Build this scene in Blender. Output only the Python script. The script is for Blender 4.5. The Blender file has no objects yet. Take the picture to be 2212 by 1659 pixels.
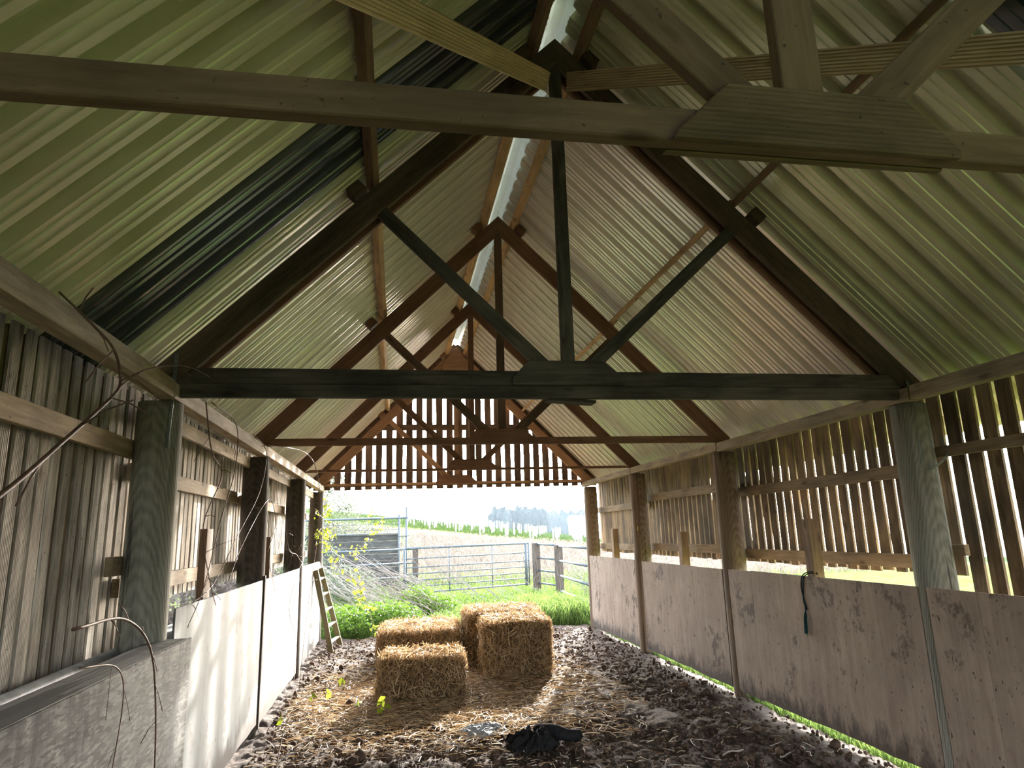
import bpy, bmesh, math, random
import numpy as np
from mathutils import Vector, Matrix, noise
random.seed(7); RNG = np.random.default_rng(7)
SC = bpy.context.scene
COL = SC.collection

# ------------------------------------------------------------------ camera
def camera():
    yaw, pitch, roll = .1765, .2208, -.032
    f = Vector((math.sin(yaw)*math.cos(pitch), math.cos(yaw)*math.cos(pitch), math.sin(pitch)))
    r = Vector((math.cos(yaw), -math.sin(yaw), 0)); u = r.cross(f)
    r2 = r*math.cos(roll)+u*math.sin(roll); u2 = -r*math.sin(roll)+u*math.cos(roll)
    cd = bpy.data.cameras.new('camera'); cam = bpy.data.objects.new('camera', cd); COL.objects.link(cam)
    M = Matrix.Identity(4)
    for i in range(3):
        M[i][0] = r2[i]; M[i][1] = u2[i]; M[i][2] = -f[i]
    M[0][3], M[1][3], M[2][3] = 0, 0, 1.6
    cam.matrix_world = M
    cd.sensor_width = 36; cd.lens = 1436.74/2212*36; cd.clip_start = .05; cd.clip_end = 2000
    SC.camera = cam
camera()
# ------------------------------------------------------------------ world, sun, exposure
SUN_AZ, SUN_EL = math.radians(20.5), math.radians(20)      # azimuth from +y towards +x
w = bpy.data.worlds.new('world'); SC.world = w; w.use_nodes = True
nt = w.node_tree; bg = nt.nodes['Background']
sky = nt.nodes.new('ShaderNodeTexSky'); sky.sky_type = 'NISHITA'; sky.sun_disc = False
sky.sun_elevation = SUN_EL; sky.sun_rotation = SUN_AZ; sky.air_density = 1; sky.dust_density = 2.5; sky.ozone_density = 1.5
hs = nt.nodes.new('ShaderNodeHueSaturation'); hs.inputs['Saturation'].default_value = .45
nt.links.new(sky.outputs[0], hs.inputs['Color']); nt.links.new(hs.outputs[0], bg.inputs[0]); bg.inputs[1].default_value = .42
sl = bpy.data.lights.new('sun', 'SUN'); sl.energy = 3.3; sl.angle = math.radians(.55); sl.color = (1, .95, .87)
so = bpy.data.objects.new('sun', sl); COL.objects.link(so)
sdir = Vector((math.sin(SUN_AZ)*math.cos(SUN_EL), math.cos(SUN_AZ)*math.cos(SUN_EL), math.sin(SUN_EL)))
so.rotation_euler = sdir.to_track_quat('Z', 'Y').to_euler(); so.location = sdir*60
vs = SC.view_settings
vs.view_transform = 'Standard'; vs.look = 'None'; vs.gamma = 1; vs.use_curve_mapping = False; vs.exposure = 2.85
try:
    SC.cycles.max_bounces = 10; SC.cycles.diffuse_bounces = 6; SC.cycles.transparent_max_bounces = 16
    SC.cycles.sample_clamp_indirect = 8
except Exception: pass

# ------------------------------------------------------------------ constants of the barn
XL, XR, M0 = -1.17, 3.28, 1.056
TY = [1.265, 3.81, 6.44, 9.10, 11.53]
POSTY = [1.30, 3.90, 6.50, 9.0, 11.45]
YB, YE = -1.35, 11.75                      # ends of the roof
ROOFZ = 5.03                               # sheet underside: z = ROOFZ-|x-M0|

# ------------------------------------------------------------------ materials
def mat(name):
    m = bpy.data.materials.new(name); m.use_nodes = True
    n = m.node_tree.nodes; b = n['Principled BSDF']
    b.inputs['Specular IOR Level'].default_value = .3
    return m, m.node_tree, b
def nd(t, typ, **k):
    n = t.nodes.new(typ)
    for a, v in k.items(): setattr(n, a, v)
    return n
def mth(t, op, a, b=None, c=None):
    n = nd(t, 'ShaderNodeMath', operation=op)
    for i, v in enumerate((a, b, c)):
        if v is None: continue
        if isinstance(v, (int, float)): n.inputs[i].default_value = v
        else: t.links.new(v, n.inputs[i])
    return n.outputs[0]
def ramp(t, src, stops):
    r = nd(t, 'ShaderNodeValToRGB'); e = r.color_ramp.elements
    while len(e) < len(stops): e.new(.5)
    for i, (p, c) in enumerate(stops):
        e[i].position = p; e[i].color = (*c, 1) if len(c) == 3 else c
    t.links.new(src, r.inputs[0]); return r.outputs[0]
def mix(t, fac, a, b, blend='MIX'):
    n = nd(t, 'ShaderNodeMix', data_type='RGBA', blend_type=blend)
    for i, v in ((0, fac), (6, a), (7, b)):
        if isinstance(v, (int, float)): n.inputs[i].default_value = v
        elif isinstance(v, tuple): n.inputs[i].default_value = (*v, 1)
        else: t.links.new(v, n.inputs[i])
    return n.outputs[2]
def coords(t, scale=(1, 1, 1), rnd=True):
    tc = nd(t, 'ShaderNodeTexCoord'); v = tc.outputs['Object']
    if rnd:
        oi = nd(t, 'ShaderNodeObjectInfo'); s = mth(t, 'MULTIPLY', oi.outputs['Random'], 37.)
        ad = nd(t, 'ShaderNodeVectorMath', operation='ADD'); t.links.new(v, ad.inputs[0])
        cx = nd(t, 'ShaderNodeCombineXYZ')
        for i in range(3): t.links.new(s, cx.inputs[i])
        t.links.new(cx.outputs[0], ad.inputs[1]); v = ad.outputs[0]
    mp = nd(t, 'ShaderNodeMapping'); mp.inputs['Scale'].default_value = scale
    t.links.new(v, mp.inputs[0]); return mp.outputs[0]
def noisetex(t, vec, scale, detail=5, rough=.6, dist=0):
    n = nd(t, 'ShaderNodeTexNoise'); n.inputs['Scale'].default_value = scale; n.inputs['Detail'].default_value = detail
    n.inputs['Roughness'].default_value = rough; n.inputs['Distortion'].default_value = dist
    t.links.new(vec, n.inputs['Vector']); return n.outputs['Fac']
def bump(t, b, h, strength, dist=.01):
    n = nd(t, 'ShaderNodeBump'); n.inputs['Strength'].default_value = strength; n.inputs['Distance'].default_value = dist
    t.links.new(h, n.inputs['Height']); t.links.new(n.outputs[0], b.inputs['Normal'])

def wood(name, dark, light, groove=0, stain=.35, rough=.8, axis='X', attr=False, specks=True):
    """sawn timber, grain along the object's local axis"""
    m, t, b = mat(name)
    g = {'X': (1.2, 16, 16), 'Z': (16, 16, 1.2)}[axis]
    v = coords(t, g); n1 = noisetex(t, v, 2.2, 6, .65, .4)
    c = ramp(t, n1, [(.3, dark), (.7, light)])
    v2 = coords(t, (1, 2.5, 2.5) if axis == 'X' else (2.5, 2.5, 1)); n2 = noisetex(t, v2, 2.0, 4, .6)
    s = ramp(t, n2, [(.42, (1, 1, 1)), (.62, tuple(1-stain for _ in range(3)))])
    c = mix(t, 1., c, s, 'MULTIPLY')
    # knots
    vo = nd(t, 'ShaderNodeTexVoronoi'); vo.inputs['Scale'].default_value = 1.0
    t.links.new(coords(t, (2.6, 7, 7) if axis == 'X' else (7, 7, 2.6)), vo.inputs['Vector'])
    k = ramp(t, vo.outputs['Distance'], [(.05, (.25, .18, .12)), (.16, (1, 1, 1))])
    c = mix(t, .75, c, k, 'MULTIPLY')
    if specks:
        n3 = noisetex(t, coords(t, (30, 30, 30)), 1.4, 3, .6)
        c = mix(t, ramp(t, n3, [(.67, (0, 0, 0)), (.72, (.8, .8, .8))]), c, tuple(x*.25 for x in dark))
    oi = nd(t, 'ShaderNodeObjectInfo'); f = mth(t, 'MULTIPLY_ADD', oi.outputs['Random'], .3, .85)
    if attr:
        a = nd(t, 'ShaderNodeAttribute', attribute_name='rnd'); f = mth(t, 'MULTIPLY_ADD', a.outputs['Fac'], .75, .6)
    hsv = nd(t, 'ShaderNodeHueSaturation'); t.links.new(c, hsv.inputs['Color']); t.links.new(f, hsv.inputs['Value'])
    t.links.new(hsv.outputs[0], b.inputs['Base Color']); b.inputs['Roughness'].default_value = rough
    h = n1
    if groove:
        tc = nd(t, 'ShaderNodeTexCoord'); sx = nd(t, 'ShaderNodeSeparateXYZ'); t.links.new(tc.outputs['Object'], sx.inputs[0])
        wv = mth(t, 'ABSOLUTE', mth(t, 'SINE', mth(t, 'MULTIPLY', sx.outputs['Y'], 3.14159/groove)))
        h = mth(t, 'ADD', mth(t, 'MULTIPLY', wv, 1.), mth(t, 'MULTIPLY', n1, .4))
        bump(t, b, h, .9, .004)
    else: bump(t, b, h, .35, .006)
    return m
W = {
 'near':   wood('weathered_olive_timber', (.125, .085, .042), (.21, .145, .08)),
 'nearg':  wood('ridged_gusset_timber', (.13, .095, .045), (.23, .17, .09), groove=.013),
 'dark':   wood('dark_stained_timber', (.055, .048, .038), (.13, .112, .085), stain=.55),
 'darkg':  wood('dark_ridged_timber', (.07, .05, .031), (.14, .10, .063), groove=.012),
 'red':    wood('reddish_brown_timber', (.14, .072, .042), (.23, .125, .078), stain=.2),
 'orange': wood('orange_brown_timber', (.27, .15, .085), (.42, .25, .15), stain=.2),
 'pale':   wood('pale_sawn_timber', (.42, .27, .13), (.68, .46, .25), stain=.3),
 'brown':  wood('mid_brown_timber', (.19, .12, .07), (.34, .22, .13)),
 'plate':  wood('pale_grey_brown_beam', (.26, .20, .13), (.50, .40, .28), stain=.3),
 'rail':   wood('pale_brown_rail', (.20, .145, .085), (.40, .295, .18), stain=.35),
 'brace':  wood('decking_board_timber', (.55, .41, .24), (.80, .63, .40), stain=.2, specks=False),
 'stud':   wood('dark_red_stud', (.10, .062, .04), (.19, .12, .08)),
 'fence':  wood('fence_post_timber', (.06, .045, .038), (.11, .085, .07)),
}
SLATL = wood('pale_weathered_slat', (.30, .26, .205), (.70, .64, .55), axis='Z', attr=True, stain=.45, groove=.011)
SLATB = wood('brown_backing_slat', (.09, .06, .033), (.17, .11, .065), axis='Z', attr=True)
SLATR = wood('brown_slat', (.13, .085, .045), (.33, .235, .135), axis='Z', attr=True, stain=.5)
SLATG = wood('gable_slat', (.10, .062, .045), (.21, .14, .105), axis='Z', attr=True, stain=.3)

def post_mat(name, dark, light):
    m, t, b = mat(name)
    wv = nd(t, 'ShaderNodeTexWave', wave_type='RINGS', rings_direction='X'); wv.inputs['Scale'].default_value = 9
    wv.inputs['Distortion'].default_value = 5; wv.inputs['Detail'].default_value = 3; wv.inputs['Detail Scale'].default_value = 1.2
    t.links.new(coords(t, (2.2, 2.2, .9)), wv.inputs['Vector'])
    n1 = noisetex(t, coords(t, (14, 14, .8)), 2, 6, .7)
    f = mth(t, 'ADD', mth(t, 'MULTIPLY', wv.outputs['Fac'], .16), mth(t, 'MULTIPLY', n1, .84))
    c = ramp(t, f, [(.3, dark), (.72, light)])
    crack = ramp(t, noisetex(t, coords(t, (12, 12, .35)), 2.4, 3, .5), [(.33, (.2, .2, .2)), (.37, (1, 1, 1))])
    c = mix(t, .8, c, crack, 'MULTIPLY')
    t.links.new(c, b.inputs['Base Color']); b.inputs['Roughness'].default_value = .85
    bump(t, b, f, .5, .01); return m
POSTG = post_mat('grey_green_post', (.14, .135, .11), (.34, .325, .27))
POSTD = post_mat('dark_tarred_post', (.04, .034, .028), (.115, .092, .072))
POSTB = post_mat('brown_round_post', (.10, .07, .048), (.26, .185, .125))

def ply_mat(name, dark, light, dirt=1.0, axis_y=True):
    m, t, b = mat(name)
    n1 = noisetex(t, coords(t, (9, 9, .9)), 2, 6, .65)
    c = ramp(t, n1, [(.25, dark), (.75, light)])
    n0 = noisetex(t, coords(t, (1.3, 1.3, 1.0)), 1.6, 5, .7)
    c = mix(t, 1., c, ramp(t, n0, [(.3, (.66, .63, .60)), (.65, (1, 1, 1))]), 'MULTIPLY')
    sp = noisetex(t, coords(t, (26, 26, 13)), 1.5, 3, .55)
    c = mix(t, ramp(t, sp, [(.66, (0, 0, 0)), (.70, (dirt, dirt, dirt))]), c, (.05, .03, .02))
    bl = noisetex(t, coords(t, (3.2, 3.2, 2.6)), 1.2, 8, .78)
    big = noisetex(t, coords(t, (1.1, 1.1, 1.6)), 1.1, 2, .5)
    bl = mth(t, 'ADD', bl, mth(t, 'MULTIPLY', big, .35))
    c = mix(t, ramp(t, bl, [(.74, (0, 0, 0)), (.80, (.8*dirt, .8*dirt, .8*dirt))]), c, (.07, .045, .03))
    # mud along the foot
    tc = nd(t, 'ShaderNodeTexCoord'); sx = nd(t, 'ShaderNodeSeparateXYZ'); t.links.new(tc.outputs['Object'], sx.inputs[0])
    z = mth(t, 'ADD', sx.outputs['Z'], mth(t, 'MULTIPLY', noisetex(t, coords(t, (7, 7, 3)), 1.5, 6, .7), -.5))
    c = mix(t, ramp(t, mth(t, 'ADD', z, .95), [(.18, (.85, .85, .85)), (.30, (0, 0, 0))]), c, (.045, .032, .024))
    t.links.new(c, b.inputs['Base Color']); b.inputs['Roughness'].default_value = .75
    bump(t, b, n1, .2, .004); return m
PLYR = ply_mat('dirty_plywood', (.255, .185, .14), (.42, .325, .255))
PLYL = ply_mat('pale_plywood', (.125, .138, .143), (.20, .215, .217), .8)
def osb_mat():
    m, t, b = mat('strand_board')
    hs_ = []
    for i, (rot, sc) in enumerate(((.5, 1), (1.35, 1.15), (-.7, .9))):
        tc = nd(t, 'ShaderNodeTexCoord'); mp = nd(t, 'ShaderNodeMapping'); mp.inputs['Rotation'].default_value = (rot, 0, 0); mp.inputs['Location'].default_value = (i*3.3, i, 0)
        mp.inputs['Scale'].default_value = (1, 20*sc, 95*sc); t.links.new(tc.outputs['Object'], mp.inputs[0])
        vo = nd(t, 'ShaderNodeTexVoronoi'); vo.inputs['Scale'].default_value = 1.; t.links.new(mp.outputs[0], vo.inputs['Vector'])
        sp = nd(t, 'ShaderNodeSeparateColor'); t.links.new(vo.outputs['Color'], sp.inputs[0]); hs_.append((sp.outputs[0], sp.outputs[1]))
    s = hs_[0][0]
    for q, (v, sel) in enumerate(hs_[1:]):
        k = mth(t, 'GREATER_THAN', sel, .55); s = mth(t, 'ADD', mth(t, 'MULTIPLY', v, k), mth(t, 'MULTIPLY', s, mth(t, 'SUBTRACT', 1., k)))
    c = ramp(t, s, [(.0, (.035, .034, .031)), (.5, (.10, .098, .091)), (1., (.185, .181, .168))])
    n = noisetex(t, coords(t, (2, 2.2, .6)), 1.6, 7, .7)
    c = mix(t, 1., c, ramp(t, n, [(.38, (.2, .2, .215)), (.50, (1, 1, 1))]), 'MULTIPLY')
    t.links.new(c, b.inputs['Base Color']); b.inputs['Roughness'].default_value = .8; bump(t, b, s, .5, .003); return m
OSB = osb_mat()

def sheet_mat(name, base, streak, amount, rough, spec=.5, metal=0., patches=False):
    m, t, b = mat(name)
    n = noisetex(t, coords(t, (.35, 14, .35), False), 2, 5, .65)
    c = mix(t, ramp(t, n, [(.35, (0, 0, 0)), (.65, (amount, amount, amount))]), base, streak)
    n2 = noisetex(t, coords(t, (1, 1, 1), False), 1.7, 4, .6)
    c = mix(t, 1., c, ramp(t, n2, [(.3, (.86, .86, .86)), (.7, (1, 1, 1))]), 'MULTIPLY')
    if patches:
        n3 = noisetex(t, coords(t, (1.2, 26, 1.2), False), 1.3, 7, .75)
        c = mix(t, ramp(t, n3, [(.56, (0, 0, 0)), (.62, (.6, .6, .6))]), c, (.42, .40, .37))
    t.links.new(c, b.inputs['Base Color']); b.inputs['Roughness'].default_value = rough
    b.inputs['Specular IOR Level'].default_value = spec; b.inputs['Metallic'].default_value = metal
    bump(t, b, n, .05, .002); return m
GREEN = sheet_mat('green_steel_sheet', (.72, .72, .52), (.63, .65, .43), .3, .36, .6, .42)
SILVER = sheet_mat('pale_grey_steel_sheet', (.88, .83, .77), (.76, .72, .67), .6, .31, .8, .55)
SLATE = sheet_mat('slate_steel_sheet', (.13, .15, .165), (.20, .22, .23), .6, .26, .8, .75, True)
def plain(name, col, rough=.6, metal=0., var=.25, scale=12, spec=.4, trans=0.):
    m, t, b = mat(name)
    n = noisetex(t, coords(t, (1, 1, 1)), scale, 5, .6)
    c = ramp(t, n, [(.3, tuple(x*(1-var) for x in col)), (.7, tuple(min(1, x*(1+var)) for x in col))])
    t.links.new(c, b.inputs['Base Color']); b.inputs['Roughness'].default_value = rough
    b.inputs['Metallic'].default_value = metal; b.inputs['Specular IOR Level'].default_value = spec if rough < .75 else spec*.2
    if trans:
        tr = nd(t, 'ShaderNodeBsdfTranslucent'); t.links.new(c, tr.inputs[0])
        mx = nd(t, 'ShaderNodeMixShader'); mx.inputs[0].default_value = trans
        t.links.new(b.outputs[0], mx.inputs[1]); t.links.new(tr.outputs[0], mx.inputs[2])
        t.links.new(mx.outputs[0], t.nodes['Material Output'].inputs[0])
    return m
ZINC = plain('zinc', (.55, .60, .62), .35, .6, .12, 3)
GALV = plain('galvanised_steel', (.085, .105, .12), .5, .2, .25, 25)
STRAP = plain('perforated_steel_strap', (.22, .26, .26), .4, .6)
PIPE = plain('grey_plastic_pipe', (.34, .36, .36), .45, 0, .35, 14)
STRAW = plain('straw', (.60, .41, .20), .6, 0, .35, 40, .4, .25)
STRAWD = plain('packed_straw', (.09, .056, .028), .9, 0, .5, 60)
LITTER = plain('straw_litter', (.42, .33, .23), .7, 0, .4, 30, .3, .15)
TWIG = plain('dry_twig', (.42, .36, .31), .7, 0, .3, 30)
STEM = plain('bramble_stem', (.13, .075, .05), .6, 0, .4, 30)
STEMP = plain('pale_dry_stem', (.22, .19, .165), .7, 0, .3, 30)
LEAFY = plain('yellow_green_leaf', (.22, .27, .025), .5, 0, .25, 6, .3, .55)
LEAFG = plain('nettle_leaf', (.095, .175, .022), .5, 0, .35, 5, .3, .5)
GRASS = plain('grass_blade', (.11, .17, .04), .5, 0, .35, 3, .3, .5)
SCRUB = plain('dead_scrub', (.17, .145, .125), .8, 0, .4, 2, .2, .3)
BUSH = plain('bush_leaf', (.10, .125, .075), .6, 0, .4, 3, .3, .4)
TREE = plain('far_tree_foliage', (.012, .018, .016), .8, 0, .3, .6)
GUARD = plain('white_tree_guard', (.36, .38, .34), .5, 0, .05, 3, .3, .4)
CLOTH = plain('dark_charcoal_cloth', (.022, .021, .022), .95, 0, .4, 20)
CLOTHP = plain('pale_grey_cloth', (.30, .31, .32), .9, 0, .4, 14)
ROPE = plain('dark_green_rope', (.015, .03, .03), .8, 0, .4, 60)
TASSEL = plain('frayed_teal_rope_end', (.02, .09, .09), .8, 0, .4, 60)
CLOD = plain('soil_clod', (.10, .066, .047), .9, 0, .6, 5, .25)
YEL = plain('yellow_tag', (.70, .52, .06), .5, 0, .05)
WHT = plain('white_tag', (.75, .75, .72), .5, 0, .05)
BLK = plain('black_print', (.05, .05, .04), .6)
LADDER = wood('green_brown_ladder_timber', (.16, .14, .07), (.30, .26, .15), stain=.2)
WALLP = wood('weathered_fence_boards', (.04, .04, .037), (.095, .092, .085), stain=.4)

# ------------------------------------------------------------------ mesh helpers
def link(name, me, m=None, parent=None, smooth=False):
    o = bpy.data.objects.new(name, me); COL.objects.link(o)
    if m is not None:
        for q in (m if isinstance(m, (list, tuple)) else [m]): me.materials.append(q)
    if smooth: me.polygons.foreach_set('use_smooth', [True]*len(me.polygons))
    if parent is not None: o.parent = parent
    return o
def mesh(name, vs_, fs_):
    me = bpy.data.meshes.new(name); me.from_pydata([tuple(v) for v in vs_], [], fs_); me.update(); return me
def npmesh(name, V, F):
    """V (n,3); F (m,4) or (m,3)"""
    V = np.asarray(V, np.float32); F = np.asarray(F, np.int32); k = F.shape[1]
    me = bpy.data.meshes.new(name); me.vertices.add(len(V)); me.vertices.foreach_set('co', V.ravel())
    me.loops.add(F.size); me.loops.foreach_set('vertex_index', F.ravel())
    me.polygons.add(len(F)); me.polygons.foreach_set('loop_start', np.arange(0, F.size, k, dtype=np.int32))
    me.update(calc_edges=True); return me
def empty(name, loc, label=None, cat=None, group=None, kind=None):
    o = bpy.data.objects.new(name, None); COL.objects.link(o); o.location = loc; o.empty_display_size = .1
    tag(o, label, cat, group, kind); return o
def tag(o, label=None, cat=None, group=None, kind=None):
    for k, v in (('label', label), ('category', cat), ('group', group), ('kind', kind)):
        if v: o[k] = v
    return o
def place(o, Mw):
    """world matrix under an unrotated parent (parents are placed at top level)"""
    if o.parent is not None: o.matrix_local = Matrix.Translation(-o.parent.location) @ Mw
    else: o.matrix_world = Mw
def frame(p0, p1, up):
    x = (Vector(p1)-Vector(p0)).normalized(); z = Vector(up); z = (z-x*z.dot(x)).normalized(); y = z.cross(x)
    Mw = Matrix.Identity(4); c = (Vector(p0)+Vector(p1))/2
    for i in range(3): Mw[i][0], Mw[i][1], Mw[i][2], Mw[i][3] = x[i], y[i], z[i], c[i]
    return Mw
def boxmesh(name, dx, dy, dz, bev=.004):
    bm = bmesh.new(); bmesh.ops.create_cube(bm, size=1)
    for v in bm.verts: v.co.x *= dx; v.co.y *= dy; v.co.z *= dz
    if bev: bmesh.ops.bevel(bm, geom=bm.edges[:], offset=min(bev, .25*min(dx, dy, dz)), segments=2, affect='EDGES', profile=.6)
    me = bpy.data.meshes.new(name); bm.to_mesh(me); bm.free(); return me
def board(name, p0, p1, wid, thick, normal, m, parent=None, bev=.004, bow=0):
    """board from p0 to p1 (centre line); thick along normal, wid across"""
    L = (Vector(p1)-Vector(p0)).length
    me = boxmesh(name, L, wid, thick, bev)
    o = link(name, me, m, parent); place(o, frame(p0, p1, normal)); return o
def polyplank(name, pts, y0, th, ang, m, parent=None):
    """plank lying in an x-z plane: outline pts (x,z), from y0 to y0+th, grain at angle ang"""
    cx = sum(p[0] for p in pts)/len(pts); cz = sum(p[1] for p in pts)/len(pts); ca, sa = math.cos(ang), math.sin(ang)
    loc = [((x-cx)*ca+(z-cz)*sa, -(x-cx)*sa+(z-cz)*ca) for x, z in pts]
    bm = bmesh.new(); vs0 = [bm.verts.new((a, b, 0)) for a, b in loc]
    f = bm.faces.new(vs0); r = bmesh.ops.extrude_face_region(bm, geom=[f])
    for e in r['geom']:
        if isinstance(e, bmesh.types.BMVert): e.co.z = th
    bmesh.ops.recalc_face_normals(bm, faces=bm.faces[:])
    bmesh.ops.bevel(bm, geom=bm.edges[:], offset=.0035, segments=1, affect='EDGES')
    me = bpy.data.meshes.new(name); bm.to_mesh(me); bm.free()
    o = link(name, me, m, parent)
    Mw = Matrix(((ca, -sa, 0, cx), (0, 0, 1, y0), (sa, ca, 0, cz), (0, 0, 0, 1)))
    # local z -> +y ; local (x,y)->(x,z): left-handed, so flip local y via z
    place(o, Mw); me.flip_normals() if Mw.to_3x3().determinant() < 0 else None
    return o
def tube(name, pts, rad, m, parent=None, seg=7, smooth=True, radii=None):
    pts = [Vector(p) for p in pts]; V = []; F = []
    n = len(pts)
    up = Vector((.13, .21, 1)).normalized()
    for i, p in enumerate(pts):
        d = (pts[min(i+1, n-1)]-pts[max(i-1, 0)]).normalized()
        a = d.cross(up)
        if a.length < .05: a = d.cross(Vector((1, 0, 0)))
        a.normalize(); b = d.cross(a); r = radii[i] if radii else rad
        for k in range(seg):
            t = 2*math.pi*k/seg; V.append(p+a*math.cos(t)*r+b*math.sin(t)*r)
    for i in range(n-1):
        for k in range(seg): F.append((i*seg+k, i*seg+(k+1) % seg, (i+1)*seg+(k+1) % seg, (i+1)*seg+k))
    F.append(tuple(range(seg))[::-1]); F.append(tuple((n-1)*seg+k for k in range(seg)))
    if parent is not None: V = [v-parent.location for v in V]
    me = mesh(name, V, F); return link(name, me, m, parent, smooth)
def spline(ps, n=8):
    P = [Vector(p) for p in ps]; P = [P[0]*2-P[1]]+P+[P[-1]*2-P[-2]]; out = []
    for i in range(1, len(P)-2):
        a, b, c, d = P[i-1:i+3]
        for k in range(n):
            t = k/n; out.append(.5*((2*b)+(c-a)*t+(2*a-5*b+4*c-d)*t*t+(3*b-a-3*c+d)*t**3))
    out.append(P[-2]); return out
def strips(starts, ends, width, bend=None, segs=2):
    """many flat blades as numpy quads; starts, ends (n,3)"""
    n = len(starts); d = ends-starts; side = np.cross(d, RNG.normal(size=(n, 3))); side /= np.linalg.norm(side, axis=1)[:, None]+1e-9
    wv = np.asarray(width).reshape(-1, 1)*side*np.ones((n, 1)); rows = []
    for s in range(segs+1):
        t = s/segs; p = starts+d*t
        if bend is not None: p = p+bend*(t*(1-t)*4 if True else 0)
        rows.append(p-wv*.5); rows.append(p+wv*.5)
    V = np.stack(rows, 1).reshape(-1, 3); k = 2*(segs+1); base = (np.arange(n)*k)[:, None]; F = []
    for s in range(segs):
        F.append(base+np.array([[2*s, 2*s+1, 2*s+3, 2*s+2]]))
    return V, np.concatenate(F, 0)
def rnd_attr(me, n, segs):
    at = me.attributes.new('rnd', 'FLOAT', 'FACE'); at.data.foreach_set('value', np.tile(RNG.random(n), segs).astype(np.float32)); return me
def straw_mat(name, cols, trans=.2):
    m, t, b = mat(name); a = nd(t, 'ShaderNodeAttribute', attribute_name='rnd')
    c = ramp(t, a.outputs['Fac'], cols); t.links.new(c, b.inputs['Base Color']); b.inputs['Roughness'].default_value = .55
    tr = nd(t, 'ShaderNodeBsdfTranslucent'); t.links.new(c, tr.inputs[0]); mx = nd(t, 'ShaderNodeMixShader'); mx.inputs[0].default_value = trans
    t.links.new(b.outputs[0], mx.inputs[1]); t.links.new(tr.outputs[0], mx.inputs[2]); t.links.new(mx.outputs[0], t.nodes['Material Output'].inputs[0]); return m
STRAW = straw_mat('straw_strands', [(0, (.12, .075, .038)), (.35, (.34, .215, .105)), (.75, (.55, .38, .20)), (1, (.80, .66, .46))])
LITTER = straw_mat('straw_litter_strands', [(0, (.09, .06, .04)), (.4, (.24, .17, .10)), (.8, (.45, .36, .25)), (1, (.62, .56, .46))])
def leafquads(C, size, flat=.0):
    n = len(C); a = RNG.normal(size=(n, 3)); a[:, 2] *= (1-flat); a /= np.linalg.norm(a, axis=1)[:, None]
    b = np.cross(a, RNG.normal(size=(n, 3))); b /= np.linalg.norm(b, axis=1)[:, None]
    s = np.asarray(size).reshape(-1, 1)*np.ones((n, 1)); up = np.cross(a, b)*s*.18
    V = np.stack([C-a*s*.6, C-b*s*.42+up, C+a*s*.62, C+b*s*.42+up], 1).reshape(-1, 3)
    F = (np.arange(n)*4)[:, None]+np.array([[0, 1, 2, 3]]); return V, F

def structure(o): o['kind'] = 'structure'; return o
# ------------------------------------------------------------------ ground
def gz(x, y):
    """height of the land (numpy)"""
    A = np.interp(y, [-50, 20, 45, 80, 110, 300], [0, 0, 2.35, 3.9, 3.2, 2.0])
    s = np.interp(y, [-50, 20, 45, 300], [0, 0, 1, 1])
    return A-.13*np.clip(x, -25, 60)*s-.03
def floor():
    nx, ny = 300, 560
    xs = np.linspace(XL-.5, XR+.02, nx); ys = np.linspace(-1.4, 11.9, ny); X, Y = np.meshgrid(xs, ys)
    Z = np.zeros_like(X)
    for (fr, am) in ((.7, .022), (2.3, .018), (6, .012), (13, .010), (26, .008)):
        for k in range(5):
            a = RNG.uniform(0, 6.28); ph = RNG.uniform(0, 6.28); f2 = fr*RNG.uniform(.8, 1.3)
            Z += am*.5*np.sin((X*math.cos(a)+Y*math.sin(a))*f2*2+ph+1.5*np.sin(Y*f2*.7+k))
    Z += RNG.uniform(-.004, .006, Z.shape)
    edge = np.clip((XR-.12-X)/.45, 0, 1); Z = Z*(.4+.6*edge)+.012*(1-edge)
    Z = np.clip(Z, -.06, .05)
    V = np.stack([X, Y, Z], -1).reshape(-1, 3); i = np.arange(nx*ny).reshape(ny, nx)
    F = np.stack([i[:-1, :-1], i[:-1, 1:], i[1:, 1:], i[1:, :-1]], -1).reshape(-1, 4)
    m, t, b = mat('muck_floor')
    n1 = noisetex(t, coords(t, (1, 1, 1), False), 22, 8, .72)
    n2 = noisetex(t, coords(t, (1, 1, 1), False), 1.1, 4, .6)
    c = ramp(t, n1, [(.3, (.04, .028, .02)), (.55, (.13, .092, .07)), (.75, (.28, .215, .165))])
    n3 = noisetex(t, coords(t, (40, 9, 9), False), 2.2, 3, .6, 1.5)
    c = mix(t, ramp(t, n3, [(.60, (0, 0, 0)), (.68, (.6, .6, .6))]), c, (.34, .25, .16))
    c = mix(t, 1., c, ramp(t, n2, [(.3, (.7, .7, .7)), (.7, (1, 1, 1))]), 'MULTIPLY')
    t.links.new(c, b.inputs['Base Color']); b.inputs['Roughness'].default_value = .85; b.inputs['Specular IOR Level'].default_value = .25
    bump(t, b, n1, 1., .03)
    structure(link('floor', npmesh('floor', V, F), m, smooth=True))
floor()
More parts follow.
